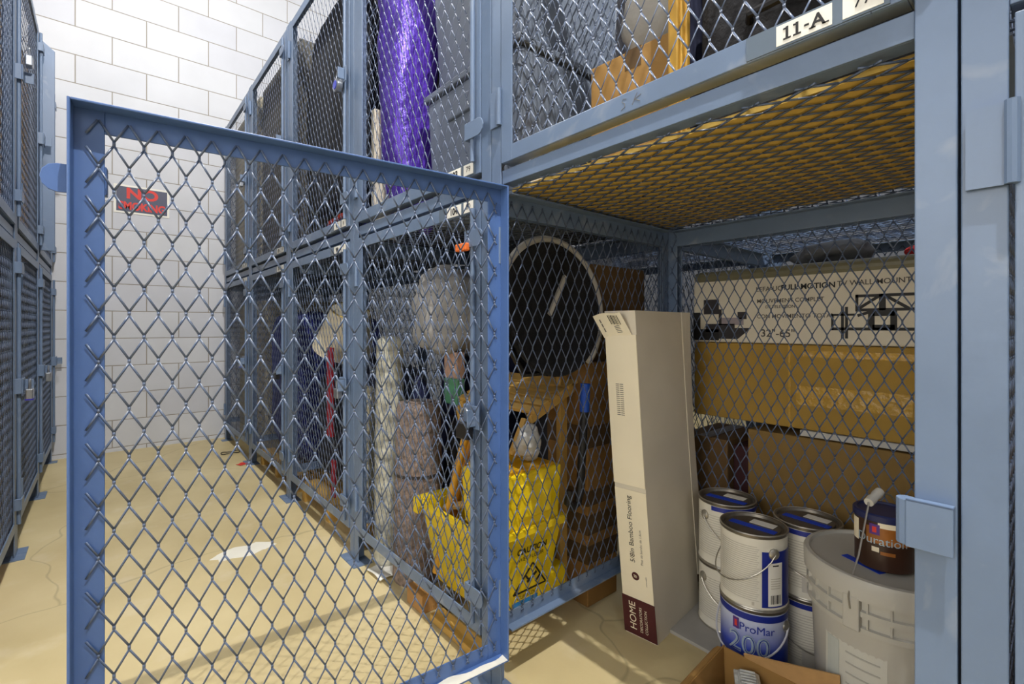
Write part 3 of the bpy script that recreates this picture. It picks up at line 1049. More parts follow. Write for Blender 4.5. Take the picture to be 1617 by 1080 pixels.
# brown can on the pail
BC = Vector((1.308, .266, .3985))
t = thing('paint_can', 'small brown paint can with dark blue lid standing on the big pail', 'paint can', BC)
phi = math.atan2(-BC.y, -BC.x)
b = MB(); b.lathe([(.052, 0), (.0535, .002), (.0535, .104)], 48)
b.build('can_body', mat('brown_can', (58, 36, 26), .35, 0, .08), t, smooth=True)
l = MB(); l.lathe([(.054, .102), (.057, .104), (.057, .116), (.054, .119), (.049, .119), (.047, .115), (.02, .115)], 48)
l.build('lid', mat('navy_lid', (26, 36, 84), .45, 0, .05), t, smooth=True)
q = MB()
q.arc(.0536, phi - .6, phi + .9, .058, .092, m=0); q.arc(.0537, phi - .2, phi + 1.4, .092, .103, m=1); q.arc(.0539, phi - 1.35, phi - .95, .052, .098, m=1)
q.arc(.0541, phi - .48, phi - .14, .076, .098, m=2); q.arc(.0546, phi - .38, phi - .24, .081, .093, m=3)
q.arc(.0539, phi - .40, phi - .16, .040, .050, m=1); q.arc(.0539, phi - .12, phi + .35, .036, .043, m=0)
q.text('Duration', .026, (0, 0, 0), (1, 0, 0), (0, 0, 1), 4, bend=(.0553, phi - .10, .056))
q.build('label', [mat('amber_print', (150, 92, 36), .4, 0, .2, 40), BOXCREAM, mat('purple_print', (84, 46, 130), .5, 0, 0), RED, mat('silver_print', (170, 190, 205), .4, .2, 0)], t)

# ------------------------------------------------------------------ open cardboard box in front of the cans
t = thing('cardboard_box', 'low open cardboard box with bent flaps in front of the 200 can', 'box', (1.08, .44, 0))
m = wmb(t)
m.box(.96, 1.205, .30, .57, 0.001, .004)
m.hexa([(.96, .566, .004), (1.205, .572, .004), (1.205, .576, .004), (.96, .570, .004), (.96, .572, .085), (1.205, .572, .106), (1.205, .576, .106), (.96, .576, .085)])
m.hexa([(1.201, .30, .004), (1.205, .30, .004), (1.205, .57, .004), (1.201, .57, .004), (1.198, .30, .105), (1.202, .30, .105), (1.202, .572, .105), (1.198, .572, .105)])
m.hexa([(.96, .30, .004), (.964, .30, .004), (.964, .57, .004), (.96, .57, .004), (.96, .30, .085), (.964, .30, .085), (.964, .57, .085), (.96, .57, .085)])
m.hexa([(.964, .30, .004), (1.20, .30, .004), (1.20, .304, .004), (.964, .304, .004), (.964, .30, .085), (1.20, .30, .10), (1.20, .304, .10), (.964, .304, .085)])
m.build('carton', KRAFT, t)
m = wmb(t)
m.sheet(lambda u, v: Vector((1.200 - .006 * u + .004 * v, .52 - .20 * v, .105 + (.012 + .055 * v) * u)), 3, 4, .004)
m.build('flap', mat('raw_kraft_edge', (190, 150, 98), .85, 0, .1, 30), t)
m = wmb(t)
m.sheet(lambda u, v: Vector((.98 + .21 * v, .574 + .040 * u, .088 + .018 * v - .055 * u * u)), 4, 4, .004)
m.build('flap', KRAFT, t)
CLEAR = mat('crumpled_clear_plastic', (206, 208, 204), .18, 0, .25, 40, .5, 60)
o = MB(); o.box(-.034, .034, -.028, .028, 0, .016); o.box(-.028, .024, -.022, .020, .016, .024)
for i in range(5):
    o.box(-.024 + i * .010, -.018 + i * .010, -.018, .016, .024, .028)
tag(o.build('plastic_packet', CLEAR, None, (1.150, .492, .0705), (0, 0, .5), bevel=.003), 'small clear plastic packet lying in the low open cardboard box', 'packet')
bags('plastic_film', 'crumpled plastic film heaped in the low open cardboard box under the packet', 'wrapper', (1.135, .485, .0045), (.062, .078, .033), CLEAR, 2.6, .22, 26, 4)

# ------------------------------------------------------------------ goods in the rear locker
YC = .52
t = thing('wall_mount_box', 'long white carton printed FULL MOTION behind the rear mesh', 'box', (1.80, YC, .864))
b = MB(); b.box(-.16, .16, -.39, .375, 0, .232); b.build('carton', BOXWHITE, t, bevel=.006)
s = MB(); s.box(-.163, .163, -.392, .378, .205, .250); s.build('plastic_wrap', mat('olive_wrap', (112, 108, 84), .4, 0, .1), t, bevel=.018, seg=3)
q = MB()
XF = -.1605


def ty(px_y):
    return px_y - YC


def txt(s, size, y, z, mm):
    q.text(s, size, (XF, ty(y), z), (0, -1, 0), (0, 0, 1), 4 if mm == 1 else mm, align='L', bold=.012)


txt('LEFA-UCT', .021, .675, .170, 4); q.text('FULL MOTION', .023, (XF, ty(.598), .171), (0, -1, 0), (0, 0, 1), 0, align='L', bold=.03); txt('TV WALL MOUNT', .021, .445, .174, 1)
txt('MOUVEMENT COMPLET', .018, .672, .132, 1); txt('DE TELEVISION', .013, .645, .114, 1); txt('CON MOVIMIENTO TOTAL', .018, .672, .082, 1)
txt('32"-65"', .034, .660, .022, 1)


def rect(y0, y1, z0, z1, mm, x=XF):
    q.box(x - .0008, x + .0004, ty(y0), ty(y1), z0, z1, mm)


rect(.895, .800, .006, .045, 0); rect(.895, .868, .045, .105, 0)
rect(.855, .800, .098, .150, 2); rect(.848, .745, .035, .064, 2); rect(.800, .790, .06, .115, 2); rect(.79, .715, .060, .085, 3); rect(.735, .705, .080, .104, 2)
q.hexa([(XF - .001, ty(.80), .012), (XF - .001, ty(.735), .012), (XF - .001, ty(.69), .050), (XF - .001, ty(.80), .050),
        (XF + .0004, ty(.80), .012), (XF + .0004, ty(.735), .012), (XF + .0004, ty(.69), .050), (XF + .0004, ty(.80), .050)], 2)
# printed picture of the bracket
for y0, y1, z0, z1 in ((.400, .26, .138, .146), (.395, .26, .098, .106), (.460, .24, .044, .052), (.460, .40, .086, .092), (.460, .454, .044, .092), (.400, .393, .098, .146),
                       (.345, .33, .100, .146), (.435, .428, .020, .112), (.425, .418, .020, .112), (.370, .355, .052, .098), (.320, .305, .052, .098), (.36, .31, .084, .098), (.36, .31, .046, .060)):
    rect(y0, y1, z0, z1, 0)
for a, c in (((.395, .104), (.345, .140)), ((.33, .140), (.28, .104)), ((.395, .086), (.33, .108))):
    q.beam((XF - .0003, ty(a[0]), a[1]), (XF - .0003, ty(c[0]), c[1]), .0008, .008, m=0, up=(0, .5, 1))
q.build('printed_front', [INK, GREYTEXT, mat('dark_photo_print', (44, 40, 44), .6, 0, 0), mat('lilac_photo_print', (150, 140, 146), .6, 0, 0), mat('dark_grey_print', (74, 70, 66), .6, 0, 0)], t)

t = carton('wide brown carton with crumpled tape under the FULL MOTION box', (1.83, .518, .600), (.36, .76, .262), mat('ochre_cardboard', (168, 134, 58), .8, 0, .08, 5), seam=False)
m = MB(); m.box(-.1815, -.1800, .055, .062, .0, .26); m.box(-.1818, -.18, -.245, .04, .075, .135); m.box(-.1816, -.18, -.25, .02, .225, .245)
m.build('tape', mat('shiny_packing_tape', (190, 150, 60), .2, 0, .12, 30, .6, 50), t)
o = MB(); o.sheet(lambda u, v: Vector((-.175 + .34 * u, -.37 + .40 * v, .0105 - .002 * v)), 4, 8, .017)
tag(o.build('foam_sheet', mat('white_foam', (196, 194, 188), .8, 0, .03), None, (1.82, .515, .5805), smooth=True), 'white foam sheet sticking out under the wide brown carton', 'sheet')
t = carton('brown carton at the bottom of the rear stack, under the white foam sheet', (1.83, .42, .105), (.34, .58, .468), mat('olive_cardboard', (140, 112, 62), .85, 0, .08, 5), seam=False)
carton('small brown carton behind the paint cans, left of a dark red box', (1.78, .855, .105), (.28, .17, .42), KRAFTDK)
o = MB(); o.box(-.10, .10, -.027, .027, 0, .40); tag(o.build('dark_box', mat('dark_red_card', (58, 20, 26), .7, 0, .1), None, (1.78, .741, .105), bevel=.004), 'dark red box squeezed between two brown cartons behind the paint cans', 'box')
carton('flat pallet box under the brown cartons in the rear locker', (1.98, .52, .003), (.72, .76, .10), KRAFTDK, seam=False)


def sq(x, y, z):
    return (x, y, z if z < .1 else z)


bags('folded_cloth', 'grey cloth heaped on top of the FULL MOTION box', 'cloth', (1.80, .50, 1.1165), (.13, .15, .055), mat('grey_cloth', (110, 112, 118), .9, 0, .15, 10, .4, 30), 1.6, .25, 9, 4)
bags('red_cloth', 'small red cloth lying at the right end of the FULL MOTION box', 'cloth', (1.80, .255, 1.1165), (.08, .07, .028), mat('red_cloth', (170, 30, 34), .9, 0, .2, 12, .4, 30), 2.0, .25, 9, 2)

# ------------------------------------------------------------------ upper half of the open locker
carton('brown carton on the shelf behind the 11-A door', (1.25, .745, SP), (.42, .27, .36), KRAFT, .05)
bags('paper_bag', 'pale grey bag lying on the brown carton behind the 11-A door', 'bag', (1.22, .745, SP + .3615), (.15, .12, .15), mat('pale_bag', (176, 172, 164), .8, 0, .1, 8, .4, 20), 2.6, .2, 9, 6)
t = thing('picture_frame', 'gilded picture frame on edge beside the brown carton, 11-A locker', 'frame', (1.22, .568, SP))
for y0, y1 in ((-.024, -.008), (.008, .024)):
    pass
m = MB(); m.box(-.26, -.225, -.018, .018, 0, .78); m.box(.225, .26, -.018, .018, 0, .78); m.box(-.225, .225, -.018, .018, 0, .035); m.box(-.225, .225, -.018, .018, .745, .78)
m.box(-.268, -.26, -.012, .012, 0, .78); m.box(-.250, -.235, -.024, .024, 0, .78)
m.build('moulding', mat('gilt', (188, 146, 60), .4, .3, .2, 12), t, bevel=.004)
m = MB(); m.box(-.225, .225, -.006, .006, .035, .745); m.build('backing', mat('navy_card', (30, 36, 66), .8, 0, .1), t)
t = thing('suitcase', 'black suitcase lying on the shelf behind the 11-A and 77 tags', 'suitcase', (1.20, .345, SP))
m = MB(); m.box(-.22, .22, -.19, .19, .02, .42); m.build('shell', BLACKCLOTH, t, bevel=.05, seg=4)
for y in (-.14, .14):
    m = MB(); m.box(-.21, .21, y - .02, y + .02, 0, .024); m.build('foot_rail', BLACK, t)
m = MB(); m.tube([(-.222, -.07, .25), (-.245, -.06, .25), (-.248, 0, .25), (-.245, .06, .25), (-.222, .07, .25)], .008, 8); m.build('handle', BLACK, t, smooth=True)
carton('tan carton on top of the black suitcase in the 11-A locker', (1.22, .345, SP + .4215), (.36, .32, .30), KRAFTDK)
o = MB(); o.box(-.02, .02, -.018, .018, 0, .03)
o.text('NO', .014, (-.0206, 0, .010), (0, -1, 0), (0, 0, 1), 1)
tag(o.build('small_box', [WHITE, RED], None, (.825, .885, SP)), 'tiny white box with red print behind the 11-A door near its hinge', 'box')
o = MB(); o.tube([(0.012 * math.cos(k * .8), 0.012 * math.sin(k * .8), .008 + k * .0016) for k in range(40)], .0016, 6)
tag(o.build('coil_spring', ZINC, None, (.86, .72, SP), smooth=True), 'small wire coil standing in front of the brown carton, 11-A shelf', 'spring')

# ------------------------------------------------------------------ locker tagged 104, upper half
tote('dark grey storage tote at the bottom of the stack beside the purple roll', (1.12, 1.245, SH), (.50, .52, .475))
tote('dark grey storage tote on top of another beside the purple roll', (1.13, 1.250, SH + .4755), (.48, .50, .44))


def twist(x, y, z):
    k = z / 1.0
    return (x * (1 + .15 * k) + .01 * math.sin(9 * z), y * (.72 + .38 * k) + .05 * k, z)


bags('purple_roll', 'tall shiny purple foil roll standing left of the grey totes', 'roll', (.90, 1.635, SH), (.10, .115, .56), PURPLE, 5.0, .14, 14, 3, squash=twist)
carton('cream carton on end, left of the purple roll', (.85, 1.772, SH), (.10, .032, .50), BOXWHITE, seam=False)
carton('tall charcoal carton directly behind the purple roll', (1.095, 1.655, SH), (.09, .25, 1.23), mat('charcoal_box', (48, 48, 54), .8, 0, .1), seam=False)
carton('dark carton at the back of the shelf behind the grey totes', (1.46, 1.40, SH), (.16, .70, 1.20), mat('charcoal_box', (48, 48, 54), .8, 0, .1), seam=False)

# ------------------------------------------------------------------ mop bucket
t = thing('mop_bucket', 'yellow mop bucket on casters with CAUTION printed on its side', 'bucket', (.94, 1.21, 0))
m = MB()


def tub(z0, z1, xa, ya, xb, yb, th=.006):
    lo = [(-xa, -ya, z0), (xa, -ya, z0), (xa, ya, z0), (-xa, ya, z0)]
    hi = [(-xb, -yb, z1), (xb, -yb, z1), (xb, yb, z1), (-xb, yb, z1)]
    li = [(-xa + th, -ya + th, z0 + th), (xa - th, -ya + th, z0 + th), (xa - th, ya - th, z0 + th), (-xa + th, ya - th, z0 + th)]
    hh = [(-xb + th, -yb + th, z1), (xb - th, -yb + th, z1), (xb - th, yb - th, z1), (-xb + th, yb - th, z1)]
    vs = lo + hi + li + hh
    fs = [(3, 2, 1, 0)]
    for i in range(4):
        j = (i + 1) % 4
        fs += [(i, j, 4 + j, 4 + i), (8 + j, 8 + i, 12 + i, 12 + j), (4 + i, 4 + j, 12 + j, 12 + i)]
    fs.append((8, 9, 10, 11))
    return vs, fs


m.add(*tub(.085, .335, .100, .155, .132, .195)); m.build('tub', YELLOW, t, bevel=.006)
m = MB()
for y0, y1 in ((-.206, -.196), (.196, .206)):
    m.box(-.142, .142, y0, y1, .318, .345)
for x0, x1 in ((-.142, -.132), (.132, .142)):
    m.box(x0, x1, -.196, .196, .318, .345)
m.box(-.142, .010, .206, .240, .290, .345)
m.build('rim', YELLOW, t, bevel=.005)
m = MB()
m.hexa([(-.118, -.195, .335), (.118, -.195, .335), (.118, -.03, .335), (-.118, -.03, .335), (-.125, -.200, .500), (.125, -.200, .500), (.125, -.02, .500), (-.125, -.02, .500)])
m.box(-.05, .08, -.206, -.19, .37, .47)
m.build('wringer', YELLOW, t, bevel=.012, seg=3)
m = MB(); m.box(-.10, .10, -.19, -.02, .500, .508); m.build('press_plate', mat('deep_yellow_plastic', (214, 160, 20), .4, 0, .05), t)
m = MB(); m.box(-.085, .125, -.150, .150, .070, .090); m.box(.06, .185, -.165, -.03, .085, .165); m.box(.06, .185, .03, .165, .085, .165)
m.build('skirt', YELLOW, t, bevel=.012, seg=3)
for x, y in ((.15, -.11), (.15, .11), (-.09, -.11), (-.09, .11)):
    c = MB(); c.box(x - .013, x + .013, y - .016, y + .016, .050, .072); c.build('caster_fork', ZINC, t)
    c = MB(); c.M = Matrix.Translation((x, y, .0305)) @ Matrix.Rotation(math.pi / 2, 4, 'Y'); c.lathe([(.012, -.011), (.028, -.010), (.030, -.005), (.030, .005), (.028, .010), (.012, .011)], 24); c.build('caster_wheel', BLACK, t, smooth=True)
q = MB()
nrm = Vector((0, -.977, -.16)).normalized() if False else None


def cf(x, z, out=.001):
    y = -.155 - .040 * (z - .085) / .25
    return Vector((x, y - out, z))


uu = Vector((1, 0, 0)); vv = (cf(0, .3) - cf(0, .1)).normalized()
q.text('CAUTION', .026, cf(0.015, .262), uu, vv, 0, bold=.03); q.text('WET FLOOR', .018, cf(0.015, .240), uu, vv, 0)
q.beam(cf(-0.040, .140), cf(0.025, .222), .001, .005, m=0, up=(0, 0, 1)); q.beam(cf(0.090, .140), cf(0.025, .222), .001, .005, m=0, up=(0, 0, 1)); q.beam(cf(-0.040, .140), cf(0.090, .140), .001, .005, m=0)
q.beam(cf(0.010, .165), cf(0.045, .188), .001, .008, m=0); q.beam(cf(0.015, .172), cf(0.000, .190), .001, .006, m=0); q.beam(cf(0.045, .155), cf(0.061, .172), .001, .006, m=0)
q.text('CUIDADO', .018, cf(0.017, .118), uu, vv, 0)
q.beam(cf(-0.040, .104), cf(0.075, .104), .001, .018, m=1)
q.build('caution_print', [INK, mat('cyan_print', (30, 120, 190), .5, 0, 0)], t)
m = MB(); m.tube([(-.10, .10, .335), (-.06, .02, .36), (.0, -.02, .36)], .012, 10); m.build('side_handle', PINE, t, smooth=True)

# mop handle leaning out of the bucket
o = MB(); o.tube([(.835 - .83, 1.360 - 1.3, .11), (.845 - .83, 1.255 - 1.3, .46), (.860 - .83, 1.06 - 1.3, .98)], .0125, 12)
tag(o.build('mop', mat('yellow_wood', (216, 160, 52), .5, 0, .1, 6), None, (.83, 1.3, 0), smooth=True), 'yellow wooden mop handle slanting up out of the mop bucket', 'mop')
o = MB(); o.tube([(.02, .07, .11), (.03, -.04, .46), (.05, -.20, .86)], .0125, 12)
tag(o.build('mop', mat('orange_wood', (206, 142, 40), .5, 0, .1, 6), None, (.86, 1.32, 0), smooth=True), 'shorter orange wooden handle just behind the mop handle in the bucket', 'mop')
bags('plastic_bag', 'crumpled white plastic bag sitting on the mop bucket wringer', 'bag', (.980, 1.070, .5085), (.058, .052, .075), mat('white_plastic_bag', (206, 206, 204), .3, 0, .05, 10, .5, 30), 1.8, .3, 16, 8)

# ------------------------------------------------------------------ slatted wooden seat
t = thing('slatted_chair', 'folding wooden chair with a slatted seat behind the mop bucket', 'chair', (1.12, 1.26, 0))


def sp_(x, y, dz=0):
    return Vector((x - 1.12, y - 1.26, .655 + (x - .99) * .42 + dz))


for i in range(7):
    x = 1.005 + i * .038
    if x > 1.17:
        x = min(x, 1.175)
    m = MB(); m.beam(sp_(x, 1.055), sp_(x, 1.46), .030, .012, up=(-.39, 0, .92)); m.build('slat', PINE, t, bevel=.002)
    if x >= 1.17:
        break
for y in (1.075, 1.44):
    m = MB(); m.beam(sp_(.99, y, -.020), sp_(1.185, y, -.020), .022, .026); m.build('seat_rail', PINE, t, bevel=.002)
    m = MB(); m.beam(sp_(1.00, y + .022, -.03), Vector((.945 - 1.12, y + .022 - 1.26, .526)) if y < 1.2 else Vector((1.15 - 1.12, y + .022 - 1.26, .0)), .020, .034); m.build('leg', PINE, t, bevel=.003)
    m = MB(); m.beam(Vector((1.165 - 1.12, y + .03 - 1.26, .0)), sp_(1.165, y + .03, .03), .020, .034); m.build('leg', PINE, t, bevel=.003)

# black dish with pale rim
t = thing('dish_chair', 'round black folded dish chair with a pale rim, above the slatted seat', 'chair', (1.035, 1.040, .755))
m = MB(); m.M = Matrix.Translation((0, 0, .215)) @ Matrix.Rotation(math.radians(84), 4, 'X') @ Matrix.Rotation(0.0, 4, 'Z')
m.lathe([(.02, -.045), (.10, -.035), (.17, -.005), (.205, .03), (.20, .036), (.16, .006), (.09, -.022), (.02, -.032)], 48)
m.build('seat', BLACKCLOTH, t, smooth=True)
m2 = MB(); m2.M = m.M.copy(); m2.tube([(.212 * math.cos(a), .212 * math.sin(a), .03) for a in [-.9 + 3.6 * i / 30 for i in range(31)]], .011, 8); m2.build('rim', mat('pale_trim', (188, 184, 176), .6, 0, .05), t, smooth=True)
m2 = MB(); m2.M = m.M.copy(); m2.beam((-.035, -.02, .040), (.045, .10, .040), .012, .008); m2.build('strut', mat('pale_trim', (188, 184, 176), .6, 0, .05), t)
m2 = MB(); m2.M = m.M.copy(); m2.tube([(-.19, -.05, -.01), (-.10, -.19, -.02), (.10, -.19, -.02), (.19, -.05, -.01)], .010, 8); m2.build('frame', BLACK, t, smooth=True)

# tall taped cartons and cane
t = carton('tall brown carton wrapped in bands of tape, behind the partition mesh', (1.278, 1.115, 0), (.155, .185, .80), mat('brown_cardboard', (146, 108, 56), .85, 0, .08, 5), seam=False,
           tape=((.14, .20), (.235, .30), (.33, .38), (.52, .59)))
carton('dark brown carton lying on top of the tall taped carton', (1.405, 1.16, .8005), (.30, .23, .33), KRAFTDK, tape=((.0, .10),))
t = thing('walking_cane', 'black cane with a blue sleeve and curved end beside the taped carton', 'cane', (1.12, .978, .37))
m = MB(); m.tube([(-.055, 0, .055), (-.062, 0, .020), (-.045, 0, .004), (-.020, 0, .010), (-.006, 0, .05), (.0, 0, .14), (.012, .0, .27), (.016, 0, .36)], .013, 12); m.build('shaft', BLACK, t, smooth=True)
m = MB(); m.tube([(.013, 0, .285), (.017, 0, .372)], .0155, 14); m.build('sleeve', mat('bright_blue_rubber', (18, 74, 176), .5, 0, .04), t, smooth=True)

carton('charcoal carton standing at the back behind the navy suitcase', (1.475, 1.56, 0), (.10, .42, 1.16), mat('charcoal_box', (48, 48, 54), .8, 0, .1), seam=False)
# ------------------------------------------------------------------ locker tagged 104, lower half
t = thing('suitcase', 'large navy upright suitcase behind the rolled rug in the 104 locker', 'suitcase', (1.22, 1.66, 0))
m = MB(); m.box(-.12, .14, -.15, .13, .02, .80); m.build('shell', NAVY, t, bevel=.05, seg=4)
for y in (-.09, .09):
    m = MB(); m.box(-.10, .12, y - .02, y + .02, 0, .024); m.build('foot_rail', BLACK, t)
m = MB(); m.tube([(-.123, -.06, .55), (-.145, -.05, .55), (-.147, 0, .55), (-.145, .05, .55), (-.123, .06, .55)], .009, 8); m.build('handle', BLACK, t, smooth=True)


def slump(x, y, z):
    return (x - .25 * (.25 - z) * 0 - .18 * max(0, .2 - z), y * (1 + .35 * (z - .2)), z + .35 * y * 0)


bags('pillow', 'pale grey pillow slumped on the navy suitcase behind the 104 door', 'pillow', (1.10, 1.63, .801), (.20, .18, .205), mat('pale_grey_bedding', (170, 168, 166), .9, 0, .08, 6, .4, 16), 2.6, .16, 8, 11, squash=slump)
RUG = mat('speckled_rug', (138, 122, 112), .95, 0, .45, 60, .5, 90)
t = thing('rolled_rug', 'thick speckled grey brown rug rolled and standing behind the 104 door', 'rug', (.886, 1.565, 0))
m = MB(); m.lathe([(.090, 0), (.094, .02), (.088, .3), (.080, .62), (.072, .64)], 32); m.lathe([(.050, .64), (.05, .645)], 20); m.build('roll', RUG, t, smooth=True)
m = MB(); m.lathe([(.095, .35), (.095, .36)], 32) if False else m.lathe([(.0885, .38), (.0885, .39)], 32); m.build('tie', mat('tie_cord', (60, 54, 50), .8, 0, .1), t)
o = MB(); o.lathe([(.055, 0), (.060, .02), (.056, .5), (.050, .86), (.03, .88)], 24)
tag(o.build('rolled_fabric', mat('leaf_print_fabric', (186, 184, 168), .9, 0, .5, 30, .3, 50), None, (.850, 1.727, 0), smooth=True), 'slim roll of pale leaf print fabric standing left of the speckled rug', 'fabric')
bags('garment_bag', 'dark navy cloth bag standing right of the speckled rug', 'bag', (.972, 1.70, 0), (.05, .05, .40), NAVY, 3.0, .12, 9, 5)
bags('black_bag', 'black bag standing behind the mop bucket in the 104 locker', 'bag', (1.030, 1.545, 0.0), (.040, .042, .31), BLACKCLOTH, 3.0, .1, 9, 7)
t = thing('printed_pouch', 'green and pink printed pouch leaning above the black bag', 'pouch', (1.030, 1.545, .6205))
o = None
m = MB(); m.box(-.02, .02, -.045, .045, 0, .10); m.build('lower_panel', mat('mint_print', (96, 160, 122), .6, 0, .15, 30), t, bevel=.006)
m = MB(); m.box(-.02, .02, -.045, .045, .10, .20); m.build('upper_panel', mat('pink_print', (196, 160, 140), .6, 0, .2, 40), t, bevel=.006)
plank('pale board lying on the floor along the front of the 104 locker', (.80, 1.03, .012), (.80, 1.30, .012), .05, .022)
o = MB(); o.box(-.03, .03, -.05, .05, 0, .06)
tag(o.build('wood_block', mat('old_wood', (176, 132, 78), .7, 0, .15, 8), None, (.80, 1.39, .0), bevel=.003), 'short wood block on the floor under the left end of the mop bucket', 'wood')
o = MB(); o.sheet(lambda u, v: Vector((.10 * u - .05, .12 * v - .06, .010 + .006 * math.sin(5 * u + 4 * v))), 8, 8, .002)
tag(o.build('crumpled_paper', WHITE, None, (.80, 1.66, 0.001), smooth=True), 'crumpled white paper on the floor left of the brown sack', 'paper')

# ------------------------------------------------------------------ locker with the lampshade
PAL = 'boards of rough pallets under the far lockers'
for yy, who in ((2.27, 'lampshade locker'), (3.15, 'third locker from the wall')):
    pass


def pallet(label, yc):
    t = thing('wooden_pallet', label, 'pallet', (1.10, yc, 0), 0, 'rough pallets in the long row')
    for y in (-.35, 0, .35):
        m = MB(); m.box(-.30, .32, y - .02, y + .02, 0, .075); m.build('bearer', PINE, t)
    for i in range(6):
        x = -.30 + i * .112
        m = MB(); m.box(x, x + .085, -.38, .38, .0755, .095); m.build('deck_board', PINE, t, bevel=.002)
    return t


pallet('rough wooden pallet under the lampshade and dark bag', 2.27)
pallet('rough wooden pallet under the navy bag, second locker from the wall', 3.145)
ZP = .0955
bags('dark_bag', 'big dark navy clothes bag filling the locker under the lampshade', 'bag', (1.10, 2.42, ZP), (.27, .26, .34), mat('dark_navy_bag', (18, 22, 40), .85, 0, .3, 12, .4, 20), 4, .08, 6, 12)
t = thing('lampshade', 'white fabric lampshade tipped over on the dark clothes bag', 'lampshade', (.945, 2.40, .775))
m = MB(); m.M = Matrix.Translation((0, 0, .115)) @ Matrix.Rotation(math.radians(28), 4, 'X')
m.lathe([(.150, -.10), (.095, .12)], 36); m.build('shade', mat('shade_fabric', (226, 216, 190), .8, 0, .03, 10), t, smooth=True)
m2 = MB(); m2.M = m.M.copy(); m2.tube([(.096 * math.cos(2 * math.pi * i / 32), .096 * math.sin(2 * math.pi * i / 32), .12) for i in range(32)], .004, 6, closed=True); m2.build('trim', BRASS, t, smooth=True)
def taper(x, y, z):
    k = z / .66
    return (x * (1.1 - .55 * k), y * (1.1 - .60 * k) - .03 * k, z)


bags('ironing_cover', 'white cloth bundle tapering upward beside the post of the lampshade locker', 'cloth', (.885, 2.02, ZP), (.068, .125, .29), mat('cream_cloth', (226, 216, 184), .85, 0, .05, 8, .3, 20), 4, .08, 9, 14, squash=taper)
o = MB(); o.box(-.008, .008, -.03, .03, 0, .42)
tag(o.build('red_strap', mat('crimson_cloth', (150, 24, 44), .8, 0, .15, 12), None, (.815, 2.27, .40 + .0), (0, 0, 0), bevel=.004), 'crimson strap hanging down the front of the dark clothes bag', 'strap')
o = MB(); o.box(-.007, .007, -.018, .018, 0, .17)
tag(o.build('red_strap', mat('crimson_cloth', (150, 24, 44), .8, 0, .15, 12), None, (.805, 2.20, .135), bevel=.004), 'small crimson cloth end low down beside the cream cloth bundle', 'strap')
t = thing('sports_bag', 'small blue bag with a red rim on the shelf of the third locker', 'bag', (.90, 2.30, SH))
m = MB(); m.blob((0, 0, .085), (.08, .30, .085), 3.0, .08, 8, 3); m.build('body', mat('royal_blue_cloth', (34, 50, 150), .8, 0, .2, 12, .3, 30), t, smooth=True)
m = MB(); m.tube([(0, -.25, .13), (-.02, -.15, .178), (-.02, 0, .19), (-.02, .15, .178), (0, .25, .13)], .012, 8); m.build('rim', mat('coral_cloth', (224, 84, 66), .8, 0, .08), t, smooth=True)
bags('cloth_bundle', 'tall black cloth bundle piled above the blue sports bag', 'bundle', (.895, 2.27, SH + .202), (.085, .37, .51), BLACKCLOTH, 6, .06, 7, 31)
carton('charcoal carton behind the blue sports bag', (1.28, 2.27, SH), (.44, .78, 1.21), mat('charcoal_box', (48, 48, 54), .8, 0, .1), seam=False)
# ------------------------------------------------------------------ far lockers
bags('navy_bag', 'large navy duffel bag standing on the pallet, second locker from the wall', 'bag', (1.10, 3.13, ZP), (.30, .36, .48), mat('royal_navy_cloth', (28, 38, 120), .85, 0, .25, 8, .4, 14), 5, .06, 6, 21)
carton('olive carton on the shelf of the second locker from the wall', (1.17, 3.145, SH), (.70, .80, 1.235), mat('olive_grey_box', (92, 88, 78), .8, 0, .08), seam=False)
carton('pale carton on the shelf of the far end locker', (1.17, 4.02, SH), (.70, .80, 1.235), mat('pale_box', (176, 166, 138), .8, 0, .06), seam=False)
carton('pale carton on the floor of the far end locker', (1.20, 4.02, 0), (.70, .80, 1.10), mat('pale_box', (176, 166, 138), .8, 0, .06), seam=False)
# left row
carton('brown carton filling the lower half of the nearest left locker', (-.620, 2.31, 0), (.60, .80, 1.05), mat('golden_cardboard', (196, 146, 74), .85, 0, .08, 5), seam=False)
carton('blue grey carton in the upper half of the nearest left locker', (-.620, 2.31, SH), (.60, .80, 1.10), mat('blue_grey_box', (150, 162, 186), .8, 0, .06), seam=False)
carton('brown carton in the upper half of the middle left locker', (-.620, 3.19, SH), (.60, .80, 1.10), mat('tan_box', (196, 158, 100), .8, 0, .06), seam=False)
carton('grey carton in the lower half of the middle left locker', (-.620, 3.19, 0), (.60, .80, 1.05), mat('slate_box', (112, 118, 120), .8, 0, .06), seam=False)
carton('grey carton in the lower half of the far left locker', (-.620, 4.06, 0), (.60, .80, 1.05), mat('slate_box', (112, 118, 120), .8, 0, .06), seam=False)
carton('tan carton in the upper half of the far left locker', (-.620, 4.06, SH), (.60, .80, 1.10), mat('tan_box', (196, 158, 100), .8, 0, .06), seam=False)
# right edge locker
carton('brown carton seen in the gap at the right photo edge', (1.16, -.35, 0), (.70, .78, .62), KRAFT)

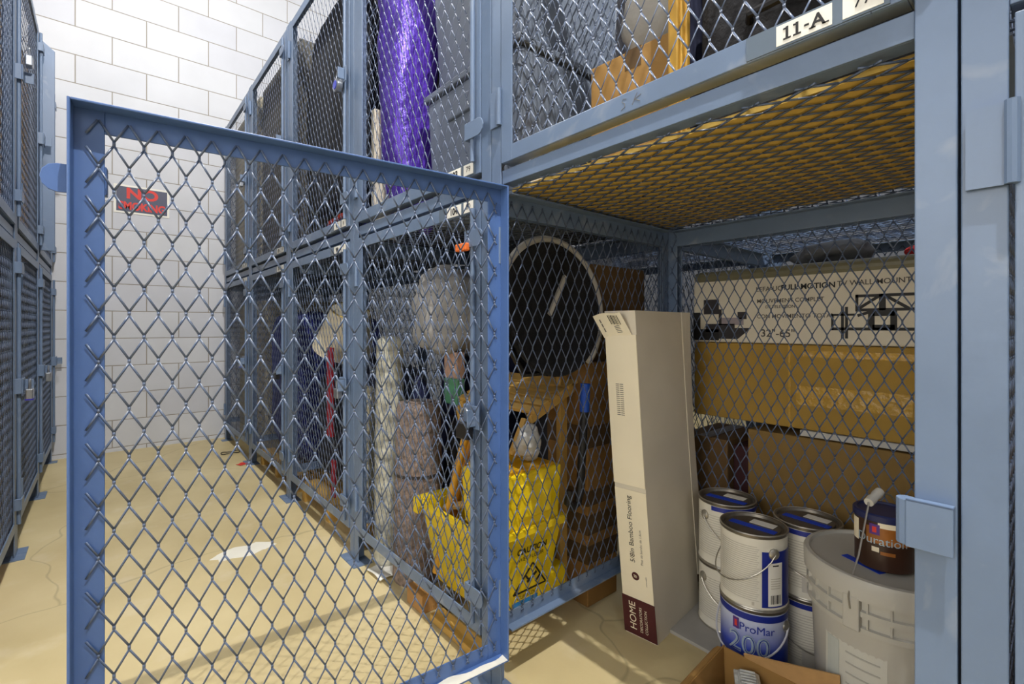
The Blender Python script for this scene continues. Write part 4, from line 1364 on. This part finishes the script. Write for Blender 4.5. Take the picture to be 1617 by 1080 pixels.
# ------------------------------------------------------------------ padlocks
PLG = 'padlocks on the locker latches'
padlock('black padlock on the lower latch of the 104 locker', (.708, .958 + .058, .700), R, BLACK, .050, .040)
padlock('silver padlock on the lower latch of the lampshade locker', (.708, 1.833 + .058, .700), R, ZINC, .040, .036)
padlock('black padlock on the lower latch, second locker from the wall', (.708, 2.708 + .058, .700), R, BLACK, .040, .034)
padlock('small silver padlock on the lower latch of the far end locker', (.708, 3.583 + .058, .700), R, ZINC, .034, .03, band=TAPEBLUE)
padlock('round silver padlock with a blue face, high on the lampshade locker', (.708, 1.833 + .058, 1.925), R, ZINC, .046, band=mat('blue_enamel', (26, 44, 190), .3, 0, .05), round_=True)
padlock('small silver padlock high on the far end locker', (.708, 3.583 + .058, 1.925), R, ZINC, .036, .034)
padlock('silver padlock hanging high on the nearest left locker', (-.2235, 2.75 - .058, 2.02), math.pi / 2, ZINC, .040, .040)
padlock('silver padlock with a blue band, low on the middle left locker', (-.2220, 2.75 - .058, .70), math.pi / 2, ZINC, .052, .044, band=mat('violet_band', (40, 30, 170), .5, 0, 0))
padlock('silver padlock low on the left row, beyond the one with a blue band', (-.2235, 3.625 - .058, .70), math.pi / 2, ZINC, .046, .046)
o = MB(); o.box(-.008, .008, -.024, .024, -.010, .010)
tag(o.build('orange_tag', mat('orange_tag', (232, 116, 48), .6, 0, .03), None, (.722, 1.045, 1.128), (0, 0, 0), bevel=.003), 'bright orange tag on the top latch ear of the 104 door', 'tag')

# ------------------------------------------------------------------ sign on the wall
t = thing('no_smoking_sign', 'small NO SMOKING sign with red letters on the white block wall', 'sign', (.224, Y1, 1.862))
m = MB(); m.box(-.166, .166, -.004, 0, -.105, .105); m.build('border', WHITE, t)
m = MB(); m.box(-.152, .152, -.0052, -.004, -.091, .091, 0)
m.text('NO', .105, (0, -.0054, .010), (1, 0, 0), (0, 0, 1), 1, sx=1.15, bold=.04); m.text('SMOKING', .078, (0, -.0054, -.075), (1, 0, 0), (0, 0, 1), 1, sx=.80, bold=.04)
m.build('face', [SIGNNAVY, RED], t)

# ------------------------------------------------------------------ bits on the floor
o = MB(); o.tube([(.06 * math.cos(a) , .035 * math.sin(a), .003 + .004 * (1 + math.sin(3 * a))) for a in [2 * math.pi * i / 20 for i in range(20)]], .003, 6, closed=True)
tag(o.build('wire_loop', BLACK, None, (.70, 3.95, 0), smooth=True), 'thin dark wire loop on the floor at the foot of the far locker', 'wire')
o = MB(); o.sheet(lambda u, v: Vector((.05 * u - .025, .05 * v - .025, .003 + .003 * math.sin(6 * u) * math.sin(5 * v))), 6, 6, .002)
tag(o.build('paper_scrap', RED, None, (.70, 3.58, .001), (0, 0, .4)), 'tiny red scrap on the floor near the far lockers', 'scrap')
o = MB(); o.prism([(.11 * math.cos(2 * math.pi * i / 18) * (1 + .25 * math.sin(3.1 * i)), .055 * math.sin(2 * math.pi * i / 18) * (1 + .2 * math.cos(2.3 * i)), ) for i in range(18)], 'z', 0, .0012)
tag(o.build('paint_splash', mat('white_floor_paint', (232, 228, 214), .5, 0, .05), None, (.437, 2.198, 0)), 'dried white paint splash on the yellow concrete floor', 'paint spot')
